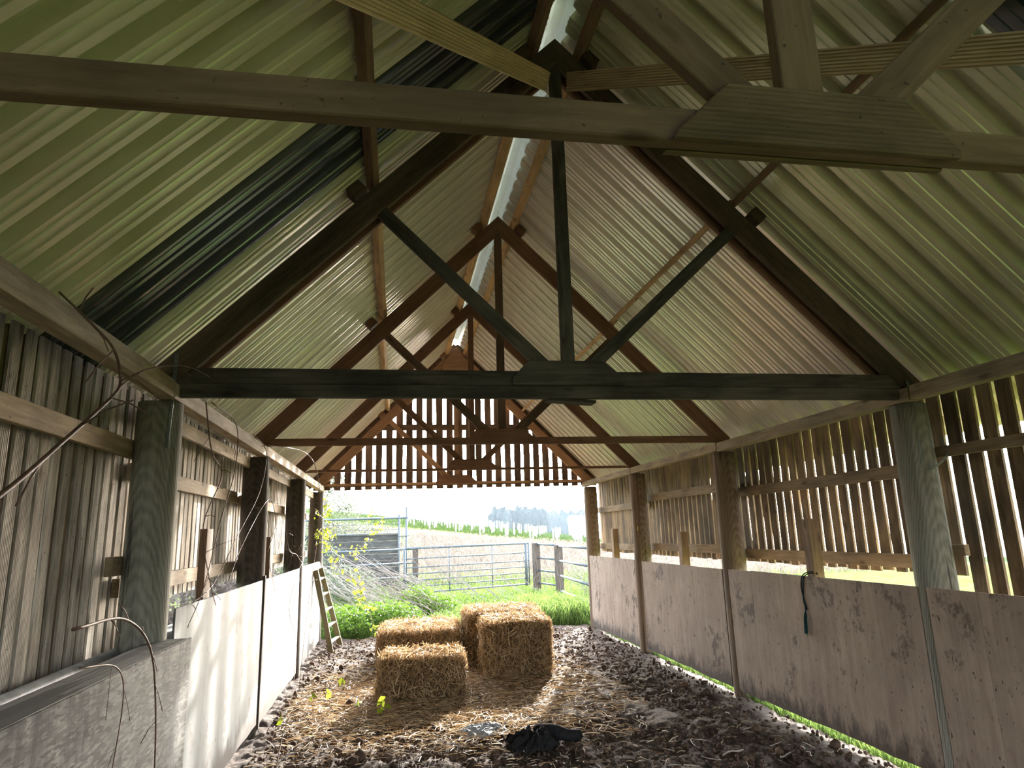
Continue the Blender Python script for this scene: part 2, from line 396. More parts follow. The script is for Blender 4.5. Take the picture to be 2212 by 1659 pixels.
def land():
    xs = np.concatenate([np.linspace(-60, -3, 24), np.linspace(-2.5, 12, 90), np.linspace(13, 90, 40)])
    ys = np.concatenate([np.linspace(-14, 30, 170), np.linspace(31, 160, 80), np.linspace(170, 600, 10)])
    X, Y = np.meshgrid(xs, ys); Z = gz(X, Y)
    near = np.exp(-((Y-15)/10)**2)
    Z = Z+near*.04*np.sin(X*3+1)*np.sin(Y*2.3)
    ins = (X > XL-.4) & (X < XR-.05) & (Y > -1.5) & (Y < 11.8); Z = np.where(ins, -.25, Z)
    Z = np.where((X >= XR-.1) & (X < 9) & (Y < 12), np.minimum(Z, -.03), Z)
    V = np.stack([X, Y, Z], -1).reshape(-1, 3); ny, nx = X.shape; i = np.arange(nx*ny).reshape(ny, nx)
    F = np.stack([i[:-1, :-1], i[:-1, 1:], i[1:, 1:], i[1:, :-1]], -1).reshape(-1, 4)
    m, t, b = mat('rough_pasture')
    n1 = noisetex(t, coords(t, (1, 1, 1), False), 3, 8, .7); n2 = noisetex(t, coords(t, (1, 1, 1), False), .35, 4, .6)
    g = ramp(t, n1, [(.3, (.065, .095, .025)), (.6, (.14, .18, .055)), (.8, (.20, .21, .10))])
    d = ramp(t, n1, [(.3, (.09, .075, .06)), (.7, (.21, .18, .155))])
    sx = nd(t, 'ShaderNodeSeparateXYZ'); tc = nd(t, 'ShaderNodeTexCoord'); t.links.new(tc.outputs['Object'], sx.inputs[0])
    # dead scrub band between the gate and the planted field
    yy = mth(t, 'MULTIPLY', sx.outputs['Y'], .01)
    band = ramp(t, mth(t, 'ADD', yy, mth(t, 'MULTIPLY', n2, .06)), [(.24, (0, 0, 0)), (.30, (1, 1, 1)), (.45, (1, 1, 1)), (.49, (0, 0, 0))])
    bb = mth(t, 'MULTIPLY', band, mth(t, 'SUBTRACT', 1., mth(t, 'MULTIPLY', ramp(t, n2, [(.45, (0, 0, 0)), (.6, (1, 1, 1))]), .45)))
    far = ramp(t, yy, [(.43, (1, 1, 1)), (.46, (.30, .36, .30))])
    t.links.new(mix(t, 1., mix(t, bb, g, d), far, 'MULTIPLY'), b.inputs['Base Color']); b.inputs['Roughness'].default_value = 1.; b.inputs['Specular IOR Level'].default_value = 0
    bump(t, b, n1, .5, .05)
    structure(link('ground', npmesh('ground', V, F), m, smooth=True))
land()

# ------------------------------------------------------------------ roof
PITCH = .2167
def profile(y0, y1):
    """(y, lift) of a box-profile sheet seen from inside: low pans with two micro ribs and raised crowns"""
    pts = []; n = int(round((y1-y0)/PITCH)); p = (y1-y0)/n
    for i in range(n):
        a = y0+i*p
        for u, h in ((0, .058), (.24, .058), (.32, .0), (.48, .0), (.50, -.0065), (.515, -.0065), (.525, .0), (.715, .0), (.725, -.0065), (.74, -.0065), (.75, .0), (.92, .0)):
            pts.append((a+u*p, h))
    pts.append((y1, .058)); return pts
def sheets(name, side, y0, y1, m, parent=None, lift=0., d0=.07, d1=2.84, droop=0):
    pr = profile(y0, y1); V = []; F = []; k = 1/math.sqrt(2); th = .0012
    for layer in (0, th):
        for y, h in pr:
            for d in (d0, d1):
                hh = h+lift+layer
                V.append((M0+side*(d+hh*k), y, ROOFZ-d+hh*k))
    n = len(pr)
    for i in range(n-1):
        a = 2*i; F.append((a, a+1, a+3, a+2)); b = 2*n+2*i; F.append((b, b+2, b+3, b+1))
    F += [(0, 2*n, 2*n+1, 1), (2*n-2, 2*n-1, 4*n-1, 4*n-2)]
    for e in (0, 1):
        for i in range(n-1): F.append((2*i+e, 2*i+2+e, 2*n+2*i+2+e, 2*n+2*i+e))
    return V, F
def roof():
    V, F, MI = [], [], []
    cuts = {-1: ((YB, 3.02, 0), (3.57, 3.82, 0), (3.82, YE, 1)), 1: ((2.02, 3.82, 0), (YB, .95, 0), (3.82, YE, 1))}
    for s, cs in cuts.items():
        for y0, y1, mi in cs:
            v, f = sheets('', s, y0, y1, None); b = len(V); V += v; F += [tuple(q+b for q in g) for g in f]; MI += [mi]*len(f)
    me = mesh('ceiling', V, F); me.materials.append(GREEN); me.materials.append(SILVER); me.polygons.foreach_set('material_index', MI)
    c = structure(bpy.data.objects.new('ceiling', me)); COL.objects.link(c)
    c['label'] = 'corrugated steel roof sheets, green nearest and pale grey farther away'
    for s, y0, y1 in ((-1, 3.0, 3.59), (1, .93, 2.04)):
        v, f = sheets('', s, y0, y1, None, lift=-.004); o = link('roof_sheet', mesh('roof_sheet', v, f), SLATE, c)
        o['label'] = 'dark slate coloured stained roof sheet'
    rc = []; rf = []
    for i, (dx, dz) in enumerate(((-.22, -.17), (-.06, .0), (0, .03), (.06, 0), (.22, -.17))):
        for y in (YB, YE): rc.append((M0+dx, y, ROOFZ+.02+dz+.04))
    for i in range(4): rf.append((2*i, 2*i+1, 2*i+3, 2*i+2))
    o = link('ridge_cap', mesh('ridge_cap', rc, rf), ZINC, c); o['label'] = 'bare zinc ridge cap'
    mod = o.modifiers.new('s', 'SOLIDIFY'); mod.thickness = .002
roof()

# ------------------------------------------------------------------ trusses
def truss(y, th, mr, mc, mw, label, chord_top, gus_m, gus_y, double=False, apex=False, left_only=False, wide=0.):
    T = empty('roof_truss', (M0, y, 2.46), label, 'roof truss', 'timber roof trusses')
    for s in (-1, 1):
        pts = [(M0, 4.70), (M0, 4.905), (M0+s*2.40, 2.505), (M0+s*2.37, 2.46), (M0+s*2.24, 2.46)]
        polyplank('rafter', pts, y, th, -s*math.pi/4, mr, T)
        if double:
            pts = [(M0, 4.68), (M0, 4.90), (M0+s*2.40, 2.50), (M0+s*2.37, 2.46), (M0+s*2.22, 2.46)]
            o = polyplank('rafter', pts, y+.095, th*.8, -s*math.pi/4, W['red'], T)
    x0, x1 = M0-2.25, M0+2.25
    polyplank('bottom_chord', [(x0, 2.46), (x1, 2.46), (x1-.08, chord_top), (x0+.08, chord_top)], y, th, 0, mc, T)
    kx0, kx1 = (.995, 1.075) if not wide else (.908, 1.018)
    polyplank('king_post', [(kx0, chord_top+.002), (kx1, chord_top+.002), (kx1+.01, 4.70-abs(kx1+.01-M0)-.0), ((kx0+kx1)/2+.03, 4.695), (kx0+.012, 4.66)], y, th, math.pi/2, mw, T)
    wd = .115 if not wide else .14
    for s in (-1, 1):
        if left_only and s == 1: continue
        bx = (1.035 if not wide else .97)+s*(.055 if not wide else .06)
        # bottom between bx and bx+s*wd at z 2.61, running up and outwards to the rafter
        sl = .985 if s == -1 else .93
        top_in = M0+s*1.045; zt = 4.70-1.045
        p1 = (bx, 2.55); p2 = (bx+s*wd, 2.55)
        # inner edge meets rafter
        def hit(px):
            # point along direction (s*1, sl) from (px,2.55) where z = 4.70-|x-M0|
            q = ((4.70-2.55)-abs(px-M0))/(sl+1.); return (px+s*q, 2.55+sl*q)
        h1, h2 = hit(p1[0]), hit(p2[0])
        polyplank('web', [p1, p2, h2, h1] if s == 1 else [p2, p1, h1, h2], y+.002, th-.004, math.atan2(sl, s), mw, T)
    g = [(.68, 2.462), (1.38, 2.462), (1.38, 2.50), (1.255, 2.612), (.78, 2.612), (.68, 2.50)]
    if wide: g = [(.609, 2.456), (1.352, 2.456), (1.352, 2.475), (1.30, 2.53), (1.216, 2.608), (.754, 2.606), (.62, 2.475)]
    polyplank('gusset_plate', g, gus_y, .020, 0, gus_m, T)
    polyplank('gusset_plate', g, y+th+.001, .02, 0, gus_m, T)
    if apex: polyplank('gusset_plate', [(M0-.24, 4.45), (M0+.24, 4.45), (M0+.24, 4.62), (M0, 4.86), (M0-.24, 4.62)], y-.021, .02, 0, mr, T)
    for s in (-1, 1):     # cleats that stop the purlins from sliding
        for d in (.20, 1.27 if s == -1 else 1.30):
            c = Vector((M0+s*d, y+th*.5-.02, 4.905-d)); n = Vector((s*1, 0, 1)).normalized(); a = Vector((s*1, 0, -1)).normalized()
            board('cleat', c+n*.045-a*.05, c+n*.045+a*.05, .10, .075, n, mr, T)
    return T
truss(TY[0], .040, W['near'], W['near'], W['near'], 'nearest roof truss, olive brown with a ridged patch plate', 2.545, W['nearg'], TY[0]-.021, wide=1)
truss(TY[1], .045, W['darkg'], W['dark'], W['dark'], 'dark stained roof truss with doubled rafters on the two thick round posts', 2.550, W['dark'], TY[1]-.021, double=True)
truss(TY[2], .038, W['red'], W['red'], W['stud'], 'reddish brown roof truss, next behind the dark doubled one', 2.53, W['red'], TY[2]-.021)
truss(TY[3], .038, W['red'], W['red'], W['red'], 'second farthest roof truss, reddish brown, in front of the gable truss', 2.495, W['red'], TY[3]-.021)
truss(TY[4], .038, W['orange'], W['orange'], W['orange'], 'farthest roof truss, orange brown, against the slatted gable', 2.50, W['red'], TY[4]-.021, apex=True, left_only=True)

o = board('tie_beam', (XL-.10, TY[1]+.022, 2.421), (XR+.10, TY[1]+.022, 2.421), .075, .045, (0, 1, 0), W['dark'])
tag(o, 'dark horizontal beam between the thick round posts, just under the dark truss', 'beam')
o = board('timber_offcut', (.90, TY[1]+.06, 2.384), (1.20, TY[1]+.075, 2.368), .10, .018, (0, 0, 1), W['dark'])
tag(o, 'short dark board offcut under the middle of the tie beam', 'board')

# diagonal decking braces from the king post to the near rafters
def deck_profile(name, p0, p1, wid, th, nrm, m, label):
    L = (Vector(p1)-Vector(p0)).length; n = 8; pr = []
    for i in range(n):
        a = -wid/2+wid*i/n; q = wid/n
        pr += [(a, 0), (a+q*.55, 0), (a+q*.62, -.008), (a+q*.93, -.008)]
    pr.append((wid/2, 0)); pr += [(wid/2, -th), (-wid/2, -th)]
    V = [(sx*L/2, y, z+th/2) for sx in (-1, 1) for y, z in pr]; k = len(pr)
    F = [(i, (i+1) % k, k+(i+1) % k, k+i) for i in range(k)]+[tuple(range(k))[::-1], tuple(range(k, 2*k))]
    o = link(name, mesh(name, V, F), m); place(o, frame(p0, p1, nrm)); tag(o, label, 'brace', 'decking board wind braces'); return o
deck_profile('diagonal_brace', (-.66, 1.31, 3.07), (.975, 3.78, 4.535), .12, .028, (.62, -.55, -.55), W['brace'], 'grooved decking board brace running up left to right, left of the king post')
deck_profile('diagonal_brace', (2.78, 1.31, 3.05), (1.12, 3.78, 4.545), .12, .028, (-.62, -.62, -.48), W['brace'], 'grooved decking board brace right of the king post, behind the near truss')

# ------------------------------------------------------------------ purlins
def purlin(s, d, y0, y1, label, m, group, h=.074, wd=.045):
    n = Vector((s, 0, 1)).normalized(); c = Vector((M0+s*d, 0, 4.905-d))+n*(h/2+.002)
    a = c.copy(); a.y = y0; b = c.copy(); b.y = y1
    o = board('purlin', a, b, wd, h, n, m); tag(o, label, 'purlin', group); return o
bays = [(YB+.1, 1.27, 'over the bay nearest the camera'), (1.29, 3.92, 'between the near truss and the dark truss'), (3.88, 6.5, 'between the dark truss and the reddish truss behind it'),
        (6.42, 9.16, 'in the third bay from the near truss'), (9.08, 11.66, 'in the farthest bay before the gable')]
for s, sn in ((-1, 'left'), (1, 'right')):
    for i, (a, b, w_) in enumerate(bays):
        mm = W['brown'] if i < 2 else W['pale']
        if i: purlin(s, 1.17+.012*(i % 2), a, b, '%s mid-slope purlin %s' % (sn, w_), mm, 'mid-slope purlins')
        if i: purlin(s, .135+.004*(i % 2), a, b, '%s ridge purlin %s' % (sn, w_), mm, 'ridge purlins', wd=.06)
o = board('purlin_offcut', (M0-1.19, 6.2, 3.90-.14), (M0-1.19, 6.42, 3.90-.14), .045, .075, (-1, 0, 1), W['brown'])
tag(o, 'stub of purlin timber beside the left purlin at the reddish truss', 'timber offcut')

# ------------------------------------------------------------------ eaves beams, posts, rails
eb = [(YB, 3.72), (3.74, 6.42), (6.44, 9.05), (9.07, 11.62)]
bn = ['nearest the camera', 'running from the dark truss to the next truss', 'in the third bay', 'in the farthest bay by the opening']
for s, X0, sn in ((-1, XL, 'left'), (1, XR, 'right')):
    for i, (a, b) in enumerate(eb):
        z0, z1 = ((2.363, 2.458), (2.36, 2.45), (2.37, 2.457), (2.37, 2.455))[i]
        x = X0+s*.04
        o = board('eaves_beam', (x, a, (z0+z1)/2), (x, b, (z0+z1)/2), .085, z1-z0, (0, 0, 1), W['plate'] if s == -1 or i < 2 else W['rail'])
        tag(o, '%s eaves beam %s' % (sn, bn[i]), 'beam', 'eaves beams')
        if s == -1 and i:
            o = board('timber_rail', (x-.11, a+.05, 2.30), (x-.11, b-.05, 2.30), .03, .09, (0, 0, 1), W['plate'])
            tag(o, 'upper left wall rail under the eaves beam, %s' % ('', 'second bay', 'third bay', 'farthest bay')[i], 'rail', 'wall rails')

def post(x, y, r, z1, m, label, z0=-.08):
    n = 26; V = []; F = []; hs = [z0+(z1-z0)*k/24 for k in range(25)]
    ph = random.uniform(0, 6)
    for k, z in enumerate(hs):
        for i in range(n):
            a = 2*math.pi*i/n; rr = r*(1+.018*math.sin(3*a+ph)+.012*math.sin(z*2.1+2*a+ph))*(1.03-.03*z)
            rr *= .97 if k == 24 else 1
            V.append((rr*math.cos(a), rr*math.sin(a), z-z0))
    for k in range(24):
        for i in range(n): F.append((k*n+i, k*n+(i+1) % n, (k+1)*n+(i+1) % n, (k+1)*n+i))
    F.append(tuple(range(24*n, 25*n))); F.append(tuple(range(n))[::-1])
    o = link('timber_post', mesh('timber_post', V, F), m, smooth=True); o.location = (x, y, z0)
    tag(o, label, 'post', 'round timber posts along the walls'); return o
PR = .118
for i, (y, ml, mr_, ll, lr) in enumerate((
    (POSTY[0], POSTG, POSTG, None, None),
    (POSTY[1], POSTG, POSTG, 'thick grey round post at left, nearest the camera, with metal strap on it', 'grey round post at right, nearest the camera, with a curled strap'),
    (POSTY[2], POSTD, POSTB, 'blackened round post on the left wall, second from the camera', 'brown round post on the right wall, second from the camera'),
    (POSTY[3], POSTD, POSTB, 'dark brown post on the left wall, third from the camera', 'brown round post on the right wall with a small yellow tag'),
    (POSTY[4], POSTD, POSTB, 'last left post at the barn opening, half covered by bramble', 'last right post at the edge of the barn opening'))):
    if i == 0: continue
    gl, gr = ((0, 0), (.012, .014), (.016, .02), (.04, .06), (.02, .02))[i]
    yl, yr = ((0, 0), (3.87, 3.875), (6.50, 6.478), (8.915, 8.96), (11.42, 11.44))[i]
    post(XL-PR+gl, yl, PR, 2.355, ml, ll); post(XR+PR-gr, yr, PR, 2.355, mr_, lr)

def rails():
    for s, X0, sn in ((-1, XL, 'left'), (1, XR, 'right')):
        sp = []
        if s == 1:
            sp = [(YB, 4.12, 2.03, 'upper', 0), (3.95, 6.75, 1.945, 'upper', 1), (6.5, 9.2, 2.02, 'upper', 2), (9.05, 11.6, 1.95, 'upper', 3),
                  (3.72, 4.08, 1.41, 'lower', 0), (3.95, 6.72, 1.325, 'lower', 1), (6.5, 9.2, 1.36, 'lower', 2), (9.05, 11.6, 1.34, 'lower', 3)]
        else:
            sp = [(YB, 4.05, 2.10, 'upper', 0), (3.95, 6.75, 1.995, 'upper', 1), (6.5, 9.2, 1.97, 'upper', 2), (9.05, 11.6, 1.97, 'upper', 3),
                  (2.9, 4.02, 1.50, 'lower', 0), (3.9, 6.72, 1.385, 'lower', 1), (6.5, 9.2, 1.40, 'lower', 2), (9.05, 11.6, 1.38, 'lower', 3)]
        for k, (a, b, z, ul, bi) in enumerate(sp):
            if s == -1 and ul == 'lower' and bi == 0: a = 3.68
            x = X0+s*(.262+.0*k)
            # neighbouring rails overlap beside the post, one in front of the other
            if bi % 2 == 0: x = X0+s*.222
            o = board('timber_rail', (x, a, z), (x, b, z), .036, .095 if not (s == 1 and bi == 0) else .07, (0, 0, 1), W['rail'])
            tag(o, '%s wall %s rail %s' % (sn, ul, bn[bi].replace('running from the dark truss to the next truss', 'just past the dark truss')), 'rail', 'wall rails')
rails()
def studs():
    for s, x, y, z0, z1, lb in ((-1, XL-.03, 4.72, .35, 1.69, 'dark board stud standing above the left plywood, nearer one'), (-1, XL-.03, 7.0, .35, 1.64, 'dark board stud above the left plywood, farther one'),
              (1, XR+.06, 5.09, .3, 1.64, 'short upright stud with a rope tied to it, on the right wall'), (1, XR+.06, 7.62, .3, 1.56, 'short upright stud above the middle plywood on the right wall'), (1, XR+.06, 10.15, .3, 1.62, 'short upright stud above the farthest right plywood')):
        o = board('timber_stud', (x+s*.012, y, z0), (x+s*.012, y, z1), .15 if s == -1 else .10, .045 if s == -1 else .09, (s, 0, 0) if s == -1 else (1, 0, 0), W['stud'] if s == -1 else W['brown'])
        tag(o, lb, 'stud', 'studs above the plywood')
studs()

# ------------------------------------------------------------------ slatted walls
def slat_mesh(name, slats, m, axis='y'):
    """slats: (pos, width, z0, z1, plane, thick)"""
    V, F, R = [], [], []
    for (p, wd, z0, z1, pl, th, lean) in slats:
        b = len(V); nseg = 5; jit = [random.uniform(-.004, .004) for _ in range(nseg+1)]; jit2 = [random.uniform(-.004, .004) for _ in range(nseg+1)]
        for k in range(nseg+1):
            z = z0+(z1-z0)*k/nseg; sh = lean*(z-z0)
            for (a, c) in ((-wd/2+jit[k], -th/2), (wd/2+jit2[k], -th/2), (wd/2+jit2[k], th/2), (-wd/2+jit[k], th/2)):
                V.append((pl+c, p+a+sh, z) if axis == 'y' else (p+a+sh, pl+c, z))
        for k in range(nseg):
            q = b+4*k
            for i in range(4): F.append((q+i, q+(i+1) % 4, q+4+(i+1) % 4, q+4+i))
        F.append((b, b+3, b+2, b+1)); e = b+4*nseg; F.append((e, e+1, e+2, e+3)); R += [random.random()]*(4*nseg+2)
    me = mesh(name, V, F); at = me.attributes.new('rnd', 'FLOAT', 'FACE'); at.data.foreach_set('value', R)
    bm = bmesh.new(); bm.from_mesh(me); bmesh.ops.recalc_face_normals(bm, faces=bm.faces[:]); bm.to_mesh(me); bm.free()
    return link(name, me, m)
def right_wall():
    S = []; y = YB
    while y < 11.62:
        near = y < 3.75
        pt = .138 if near else .132
        wd = (.102 if near else .102)*random.uniform(.96, 1.03)
        z0 = .12 if near else 1.245+random.uniform(-.006, .006)
        S.append((y, wd, z0, 2.47, XR+.305, .018, random.uniform(-.004, .004))); y += pt*random.uniform(.985, 1.015)
    # overlapping heads of the boards close the gaps only high up
    structure(slat_mesh('wall_right', S, SLATR))
right_wall()
def left_wall():
    S, B = [], []; y = YB
    while y < 11.62:
        wd = .074*random.uniform(.9, 1.08); z0 = .35 if y < 4.5 else 1.27
        S.append((y, wd, z0, 2.47, XL-.30, .011, random.uniform(-.006, .006)))
        B.append((y+.053, .078, z0-.01, 2.47, XL-.345, .016, 0)); y += .106*random.uniform(.95, 1.05)
    w_ = structure(slat_mesh('wall_left', S, SLATL))
    b = slat_mesh('backing_slat', B, SLATB); b.parent = w_; b['kind'] = 'stuff'
left_wall()
def gable():
    S = []; x = M0-2.7
    while x < M0+2.7:
        zt = ROOFZ-abs(x-M0)-.055
        if zt > 2.45: S.append((x, .112*random.uniform(.93, 1.05), 2.392, zt, TY[4]+.075, .018, random.uniform(-.003, .003)))
        x += .171*random.uniform(.97, 1.03)
    g = structure(slat_mesh('wall_front', S, SLATG, 'x'))
    for z, hw in ((3.45, 1.42), (2.47, 2.3)):
        o = board('gable_rail', (M0-hw, TY[4]+.052, z), (M0+hw, TY[4]+.052, z), .028, .10 if z > 3 else .06, (0, 0, 1), W['stud']); o.parent = g
    for s_ in (-1, 1):
        a = Vector((M0, TY[4]+.097, ROOFZ-.075)); b = Vector((M0+s_*2.5, TY[4]+.097, ROOFZ-.075-2.5))
        o = board('verge_board', a, b, .022, .10, Vector((s_, 0, 1)), W['stud']); o.parent = g
gable()
def unseen_back_wall():  # added behind the camera, boarded to limit rear light on the near truss
    S = []; x = M0-2.5
    while x < M0+2.52:
        zt = ROOFZ-.08-abs(x-M0); S.append((x, .165, 2.2 if x > 1.2 else .0, zt, YB-.03, .018, 0)); x += .166
    structure(slat_mesh('wall_back_unseen', S, SLATG, 'x'))
unseen_back_wall()

# ------------------------------------------------------------------ plywood and strand board
def panel(y0, y1, z0, z1, x, m, label, round_end=False, seam=None, group='plywood sheets along the walls', bow=0.):
    th = .012; ny, nz = 14, 6; V = []; F = []
    yc, zc = (y0+y1)/2, (z0+z1)/2
    for sx in (-th/2, th/2):
        for j in range(nz+1):
            for i in range(ny+1):
                u, v = i/ny, j/nz; y = y0+(y1-y0)*u; z = z0+(z1-z0)*v
                if round_end and u > .85: z = min(z, z1-.10*((u-.85)/.15)**2)
                if j == 0: z += .02*noise.noise(Vector((y*3, x, 0)))
                bx = bow*math.sin(math.pi*u)*(1 if x > 0 else -1)
                V.append((sx+bx, y-yc, z-zc))
    n1 = (nz+1)*(ny+1)
    for j in range(nz):
        for i in range(ny):
            a = j*(ny+1)+i; F.append((a, a+ny+1, a+ny+2, a+1)); F.append((n1+a, n1+a+1, n1+a+ny+2, n1+a+ny+1))
    for i in range(ny):
        F.append((i, i+1, n1+i+1, n1+i)); t = nz*(ny+1)+i; F.append((t, n1+t, n1+t+1, t+1))
    for j in range(nz):
        a = j*(ny+1); F.append((a, n1+a, n1+a+ny+1, a+ny+1)); a += ny; F.append((a, a+ny+1, n1+a+ny+1, n1+a))
    o = link('plywood_panel', mesh('plywood_panel', V, F), m); o.location = (x, yc, zc)
    return tag(o, label, 'plywood panel', group)
xr = XR-.008
panel(YB, 3.455, .085, 1.19, xr, PLYR, 'brown dirty plywood at the right edge, nearest the camera on the right')
panel(3.46, 3.835, .085, 1.19, xr, PLYR, 'narrow plywood strip on the right wall just before the grey post')
panel(3.915, 5.975, .075, 1.19, xr, PLYR, 'large stained plywood panel on the right with the dark rope hanging on it')
panel(5.98, 6.41, .06, 1.185, xr, PLYR, 'narrow plywood strip on the right wall beside the second brown post')
panel(6.545, 8.83, .07, 1.18, xr, PLYR, 'plywood panel on the right wall between the second and third posts')
panel(9.12, 11.33, .05, 1.19, xr, PLYR, 'farthest plywood panel on the right wall, by the opening')
xl = XL+.008
panel(4.00, 6.44, .08, 1.262, xl, PLYL, 'whitish plywood panel on the left with stripes of sun and two knots')
panel(6.56, 8.80, .06, 1.262, xl, PLYL, 'middle white plywood panel on the left wall, between dark and brown posts')
panel(9.03, 11.30, .06, 1.27, xl, PLYL, 'farthest left white plywood panel with a rounded corner, behind the ladder', True)
o = panel(YB, 3.93, -.02, 1.12, -1.055, OSB, 'grey strand board panel at bottom left, nearest the camera', group=None)
o.name = 'strand_board_panel'; o['category'] = 'board panel'
tb = board('top_board', (-1.14, YB, 1.112), (-1.14, 3.9, 1.112), .165, .02, (0, 0, 1), OSB, o)
tb.matrix_local = Matrix.Translation(-Vector(o.location)) @ frame((-1.14, YB, 1.112), (-1.14, 3.9, 1.112), (0, 0, 1))
for s, y, lb in ((-1, 6.5, 'thin upright batten on the left wall between the first two white panels'), (-1, 8.92, 'upright batten on the left wall before the farthest white panel')):
    o = board('batten', (XL+.012, y, .03), (XL+.012, y, 1.42 if y > 8 else 1.30), .05 if y < 8 else .13, .03, (1, 0, 0), W['fence'])
    tag(o, lb, 'batten')

def pipe():
    T = None
    o = tube('plastic_pipe', [(-1.37, y, 1.055+.008*(y-2.8)) for y in (-1.2, 1, 3, 3.6, 4.4, 6, 8, 10, 11)], .042, PIPE, seg=16)
    tag(o, 'long grey pipe lying behind the boards along the left wall', 'pipe')
pipe()

# ------------------------------------------------------------------ straps, rope, tag
def strap(pts, label, wd=.018):
    V, F = [], []
    P = [Vector(p) for p in pts]
    S = spline(P, 14); n = len(S)
    side = Vector((1, 0, 0))
    bm = bmesh.new(); prev = None
    for i, p in enumerate(S):
        d = (S[min(i+1, n-1)]-S[max(i-1, 0)]).normalized(); sd = (side-d*side.dot(d)).normalized()
        row = [bm.verts.new(p+sd*wd*k) for k in (-.5, -.16, .16, .5)]
        if prev:
            for k in range(3):
                if k == 1 and i % 2: continue
                bm.faces.new((prev[k], prev[k+1], row[k+1], row[k]))
        prev = row
    me = bpy.data.meshes.new('metal_strap'); bm.to_mesh(me); bm.free()
    o = link('metal_strap', me, STRAP); mod = o.modifiers.new('s', 'SOLIDIFY'); mod.thickness = .0015; tag(o, label, 'metal strap', 'perforated metal straps'); return o
strap([(-1.19, 3.784, 2.62), (-1.19, 3.782, 2.44), (-1.192, 3.779, 2.35), (-1.195, 3.776, 2.22), (-1.20, 3.776, 2.10)], 'perforated metal strap hanging down the thick left post')
strap([(3.33, 3.784, 2.50), (3.335, 3.782, 2.40), (3.34, 3.772, 2.20), (3.335, 3.772, 1.95)], 'perforated metal strap down the near right post')
strap([(3.50, 3.775, 2.12), (3.485, 3.72, 2.02), (3.42, 3.73, 1.95), (3.345, 3.765, 1.90)], 'curled loose strap end on the near right post')

R0 = empty('rope', (3.262, 5.15, 1.2), 'dark rope looped over the right plywood with a frayed end', 'rope')
tube('cord', spline([(3.33, 5.035, 1.215), (3.29, 5.08, 1.222), (3.262, 5.14, 1.19), (3.262, 5.175, 1.10), (3.262, 5.155, 1.0), (3.262, 5.14, .945)], 6), .0045, ROPE, R0)
tube('cord', spline([(3.33, 5.03, 1.205), (3.29, 5.07, 1.212), (3.262, 5.125, 1.18), (3.262, 5.15, 1.10), (3.262, 5.165, 1.0), (3.262, 5.15, .95), (3.262, 5.14, .935)], 6), .0045, ROPE, R0)
tube('knot', [(3.26, 5.142, .955), (3.26, 5.141, .94), (3.26, 5.143, .925)], .011, ROPE, R0, radii=[.006, .013, .007])
st = np.tile(np.array([[3.258, 5.144, .93]]), (70, 1)); en = st+np.stack([RNG.normal(0, .003, 70)-.004, RNG.normal(.02, .013, 70), -.17+RNG.normal(0, .02, 70)], 1)
bd = np.stack([np.full(70, -.004), RNG.normal(.0, .012, 70), np.zeros(70)], 1)
V, F = strips(st, en, .0035, bd, 4); o = link('frayed_end', npmesh('frayed_end', V-np.array(R0.location), F), TASSEL, R0); o['label'] = 'teal frayed rope end'
tg = empty('paper_tag', (3.272, 8.92, 1.61), 'small yellow and white tag on the third right post', 'tag')
for nm, y0, y1, m in (('tag_body', 8.86, 9.0, YEL), ('tag_end', 9.0, 9.05, WHT)):
    me = boxmesh(nm, .004, y1-y0, .055, .001); o = link(nm, me, m, tg); o.matrix_local = Matrix.Translation((-.012, (y0+y1)/2-8.92, 0))
me = boxmesh('print', .001, .018, .03, 0); o = link('print', me, BLK, tg); o.matrix_local = Matrix.Translation((-.0148, .105, 0))
me = boxmesh('print', .001, .07, .006, 0); o = link('print', me, BLK, tg); o.matrix_local = Matrix.Translation((-.0148, .0, .006))

# ------------------------------------------------------------------ ladder
def ladder():
    L = empty('wooden_ladder', (-.95, 10.9, 0), 'short wooden ladder leaning on the farthest left white panel', 'ladder')
    a0, a1 = Vector((-.90, 10.5, .0)), Vector((-1.13, 10.28, 1.17)); b0, b1 = Vector((-.82, 11.15, .0)), Vector((-1.13, 10.98, 1.17))
    for p, q in ((a0, a1), (b0, b1)): board('side_rail', p, q, .075, .03, (b0-a0).normalized(), LADDER, L)
    for k in range(5):
        t = .12+k*.19; board('rung', a0.lerp(a1, t), b0.lerp(b1, t), .055, .022, (0, .2, 1), LADDER, L)
ladder()

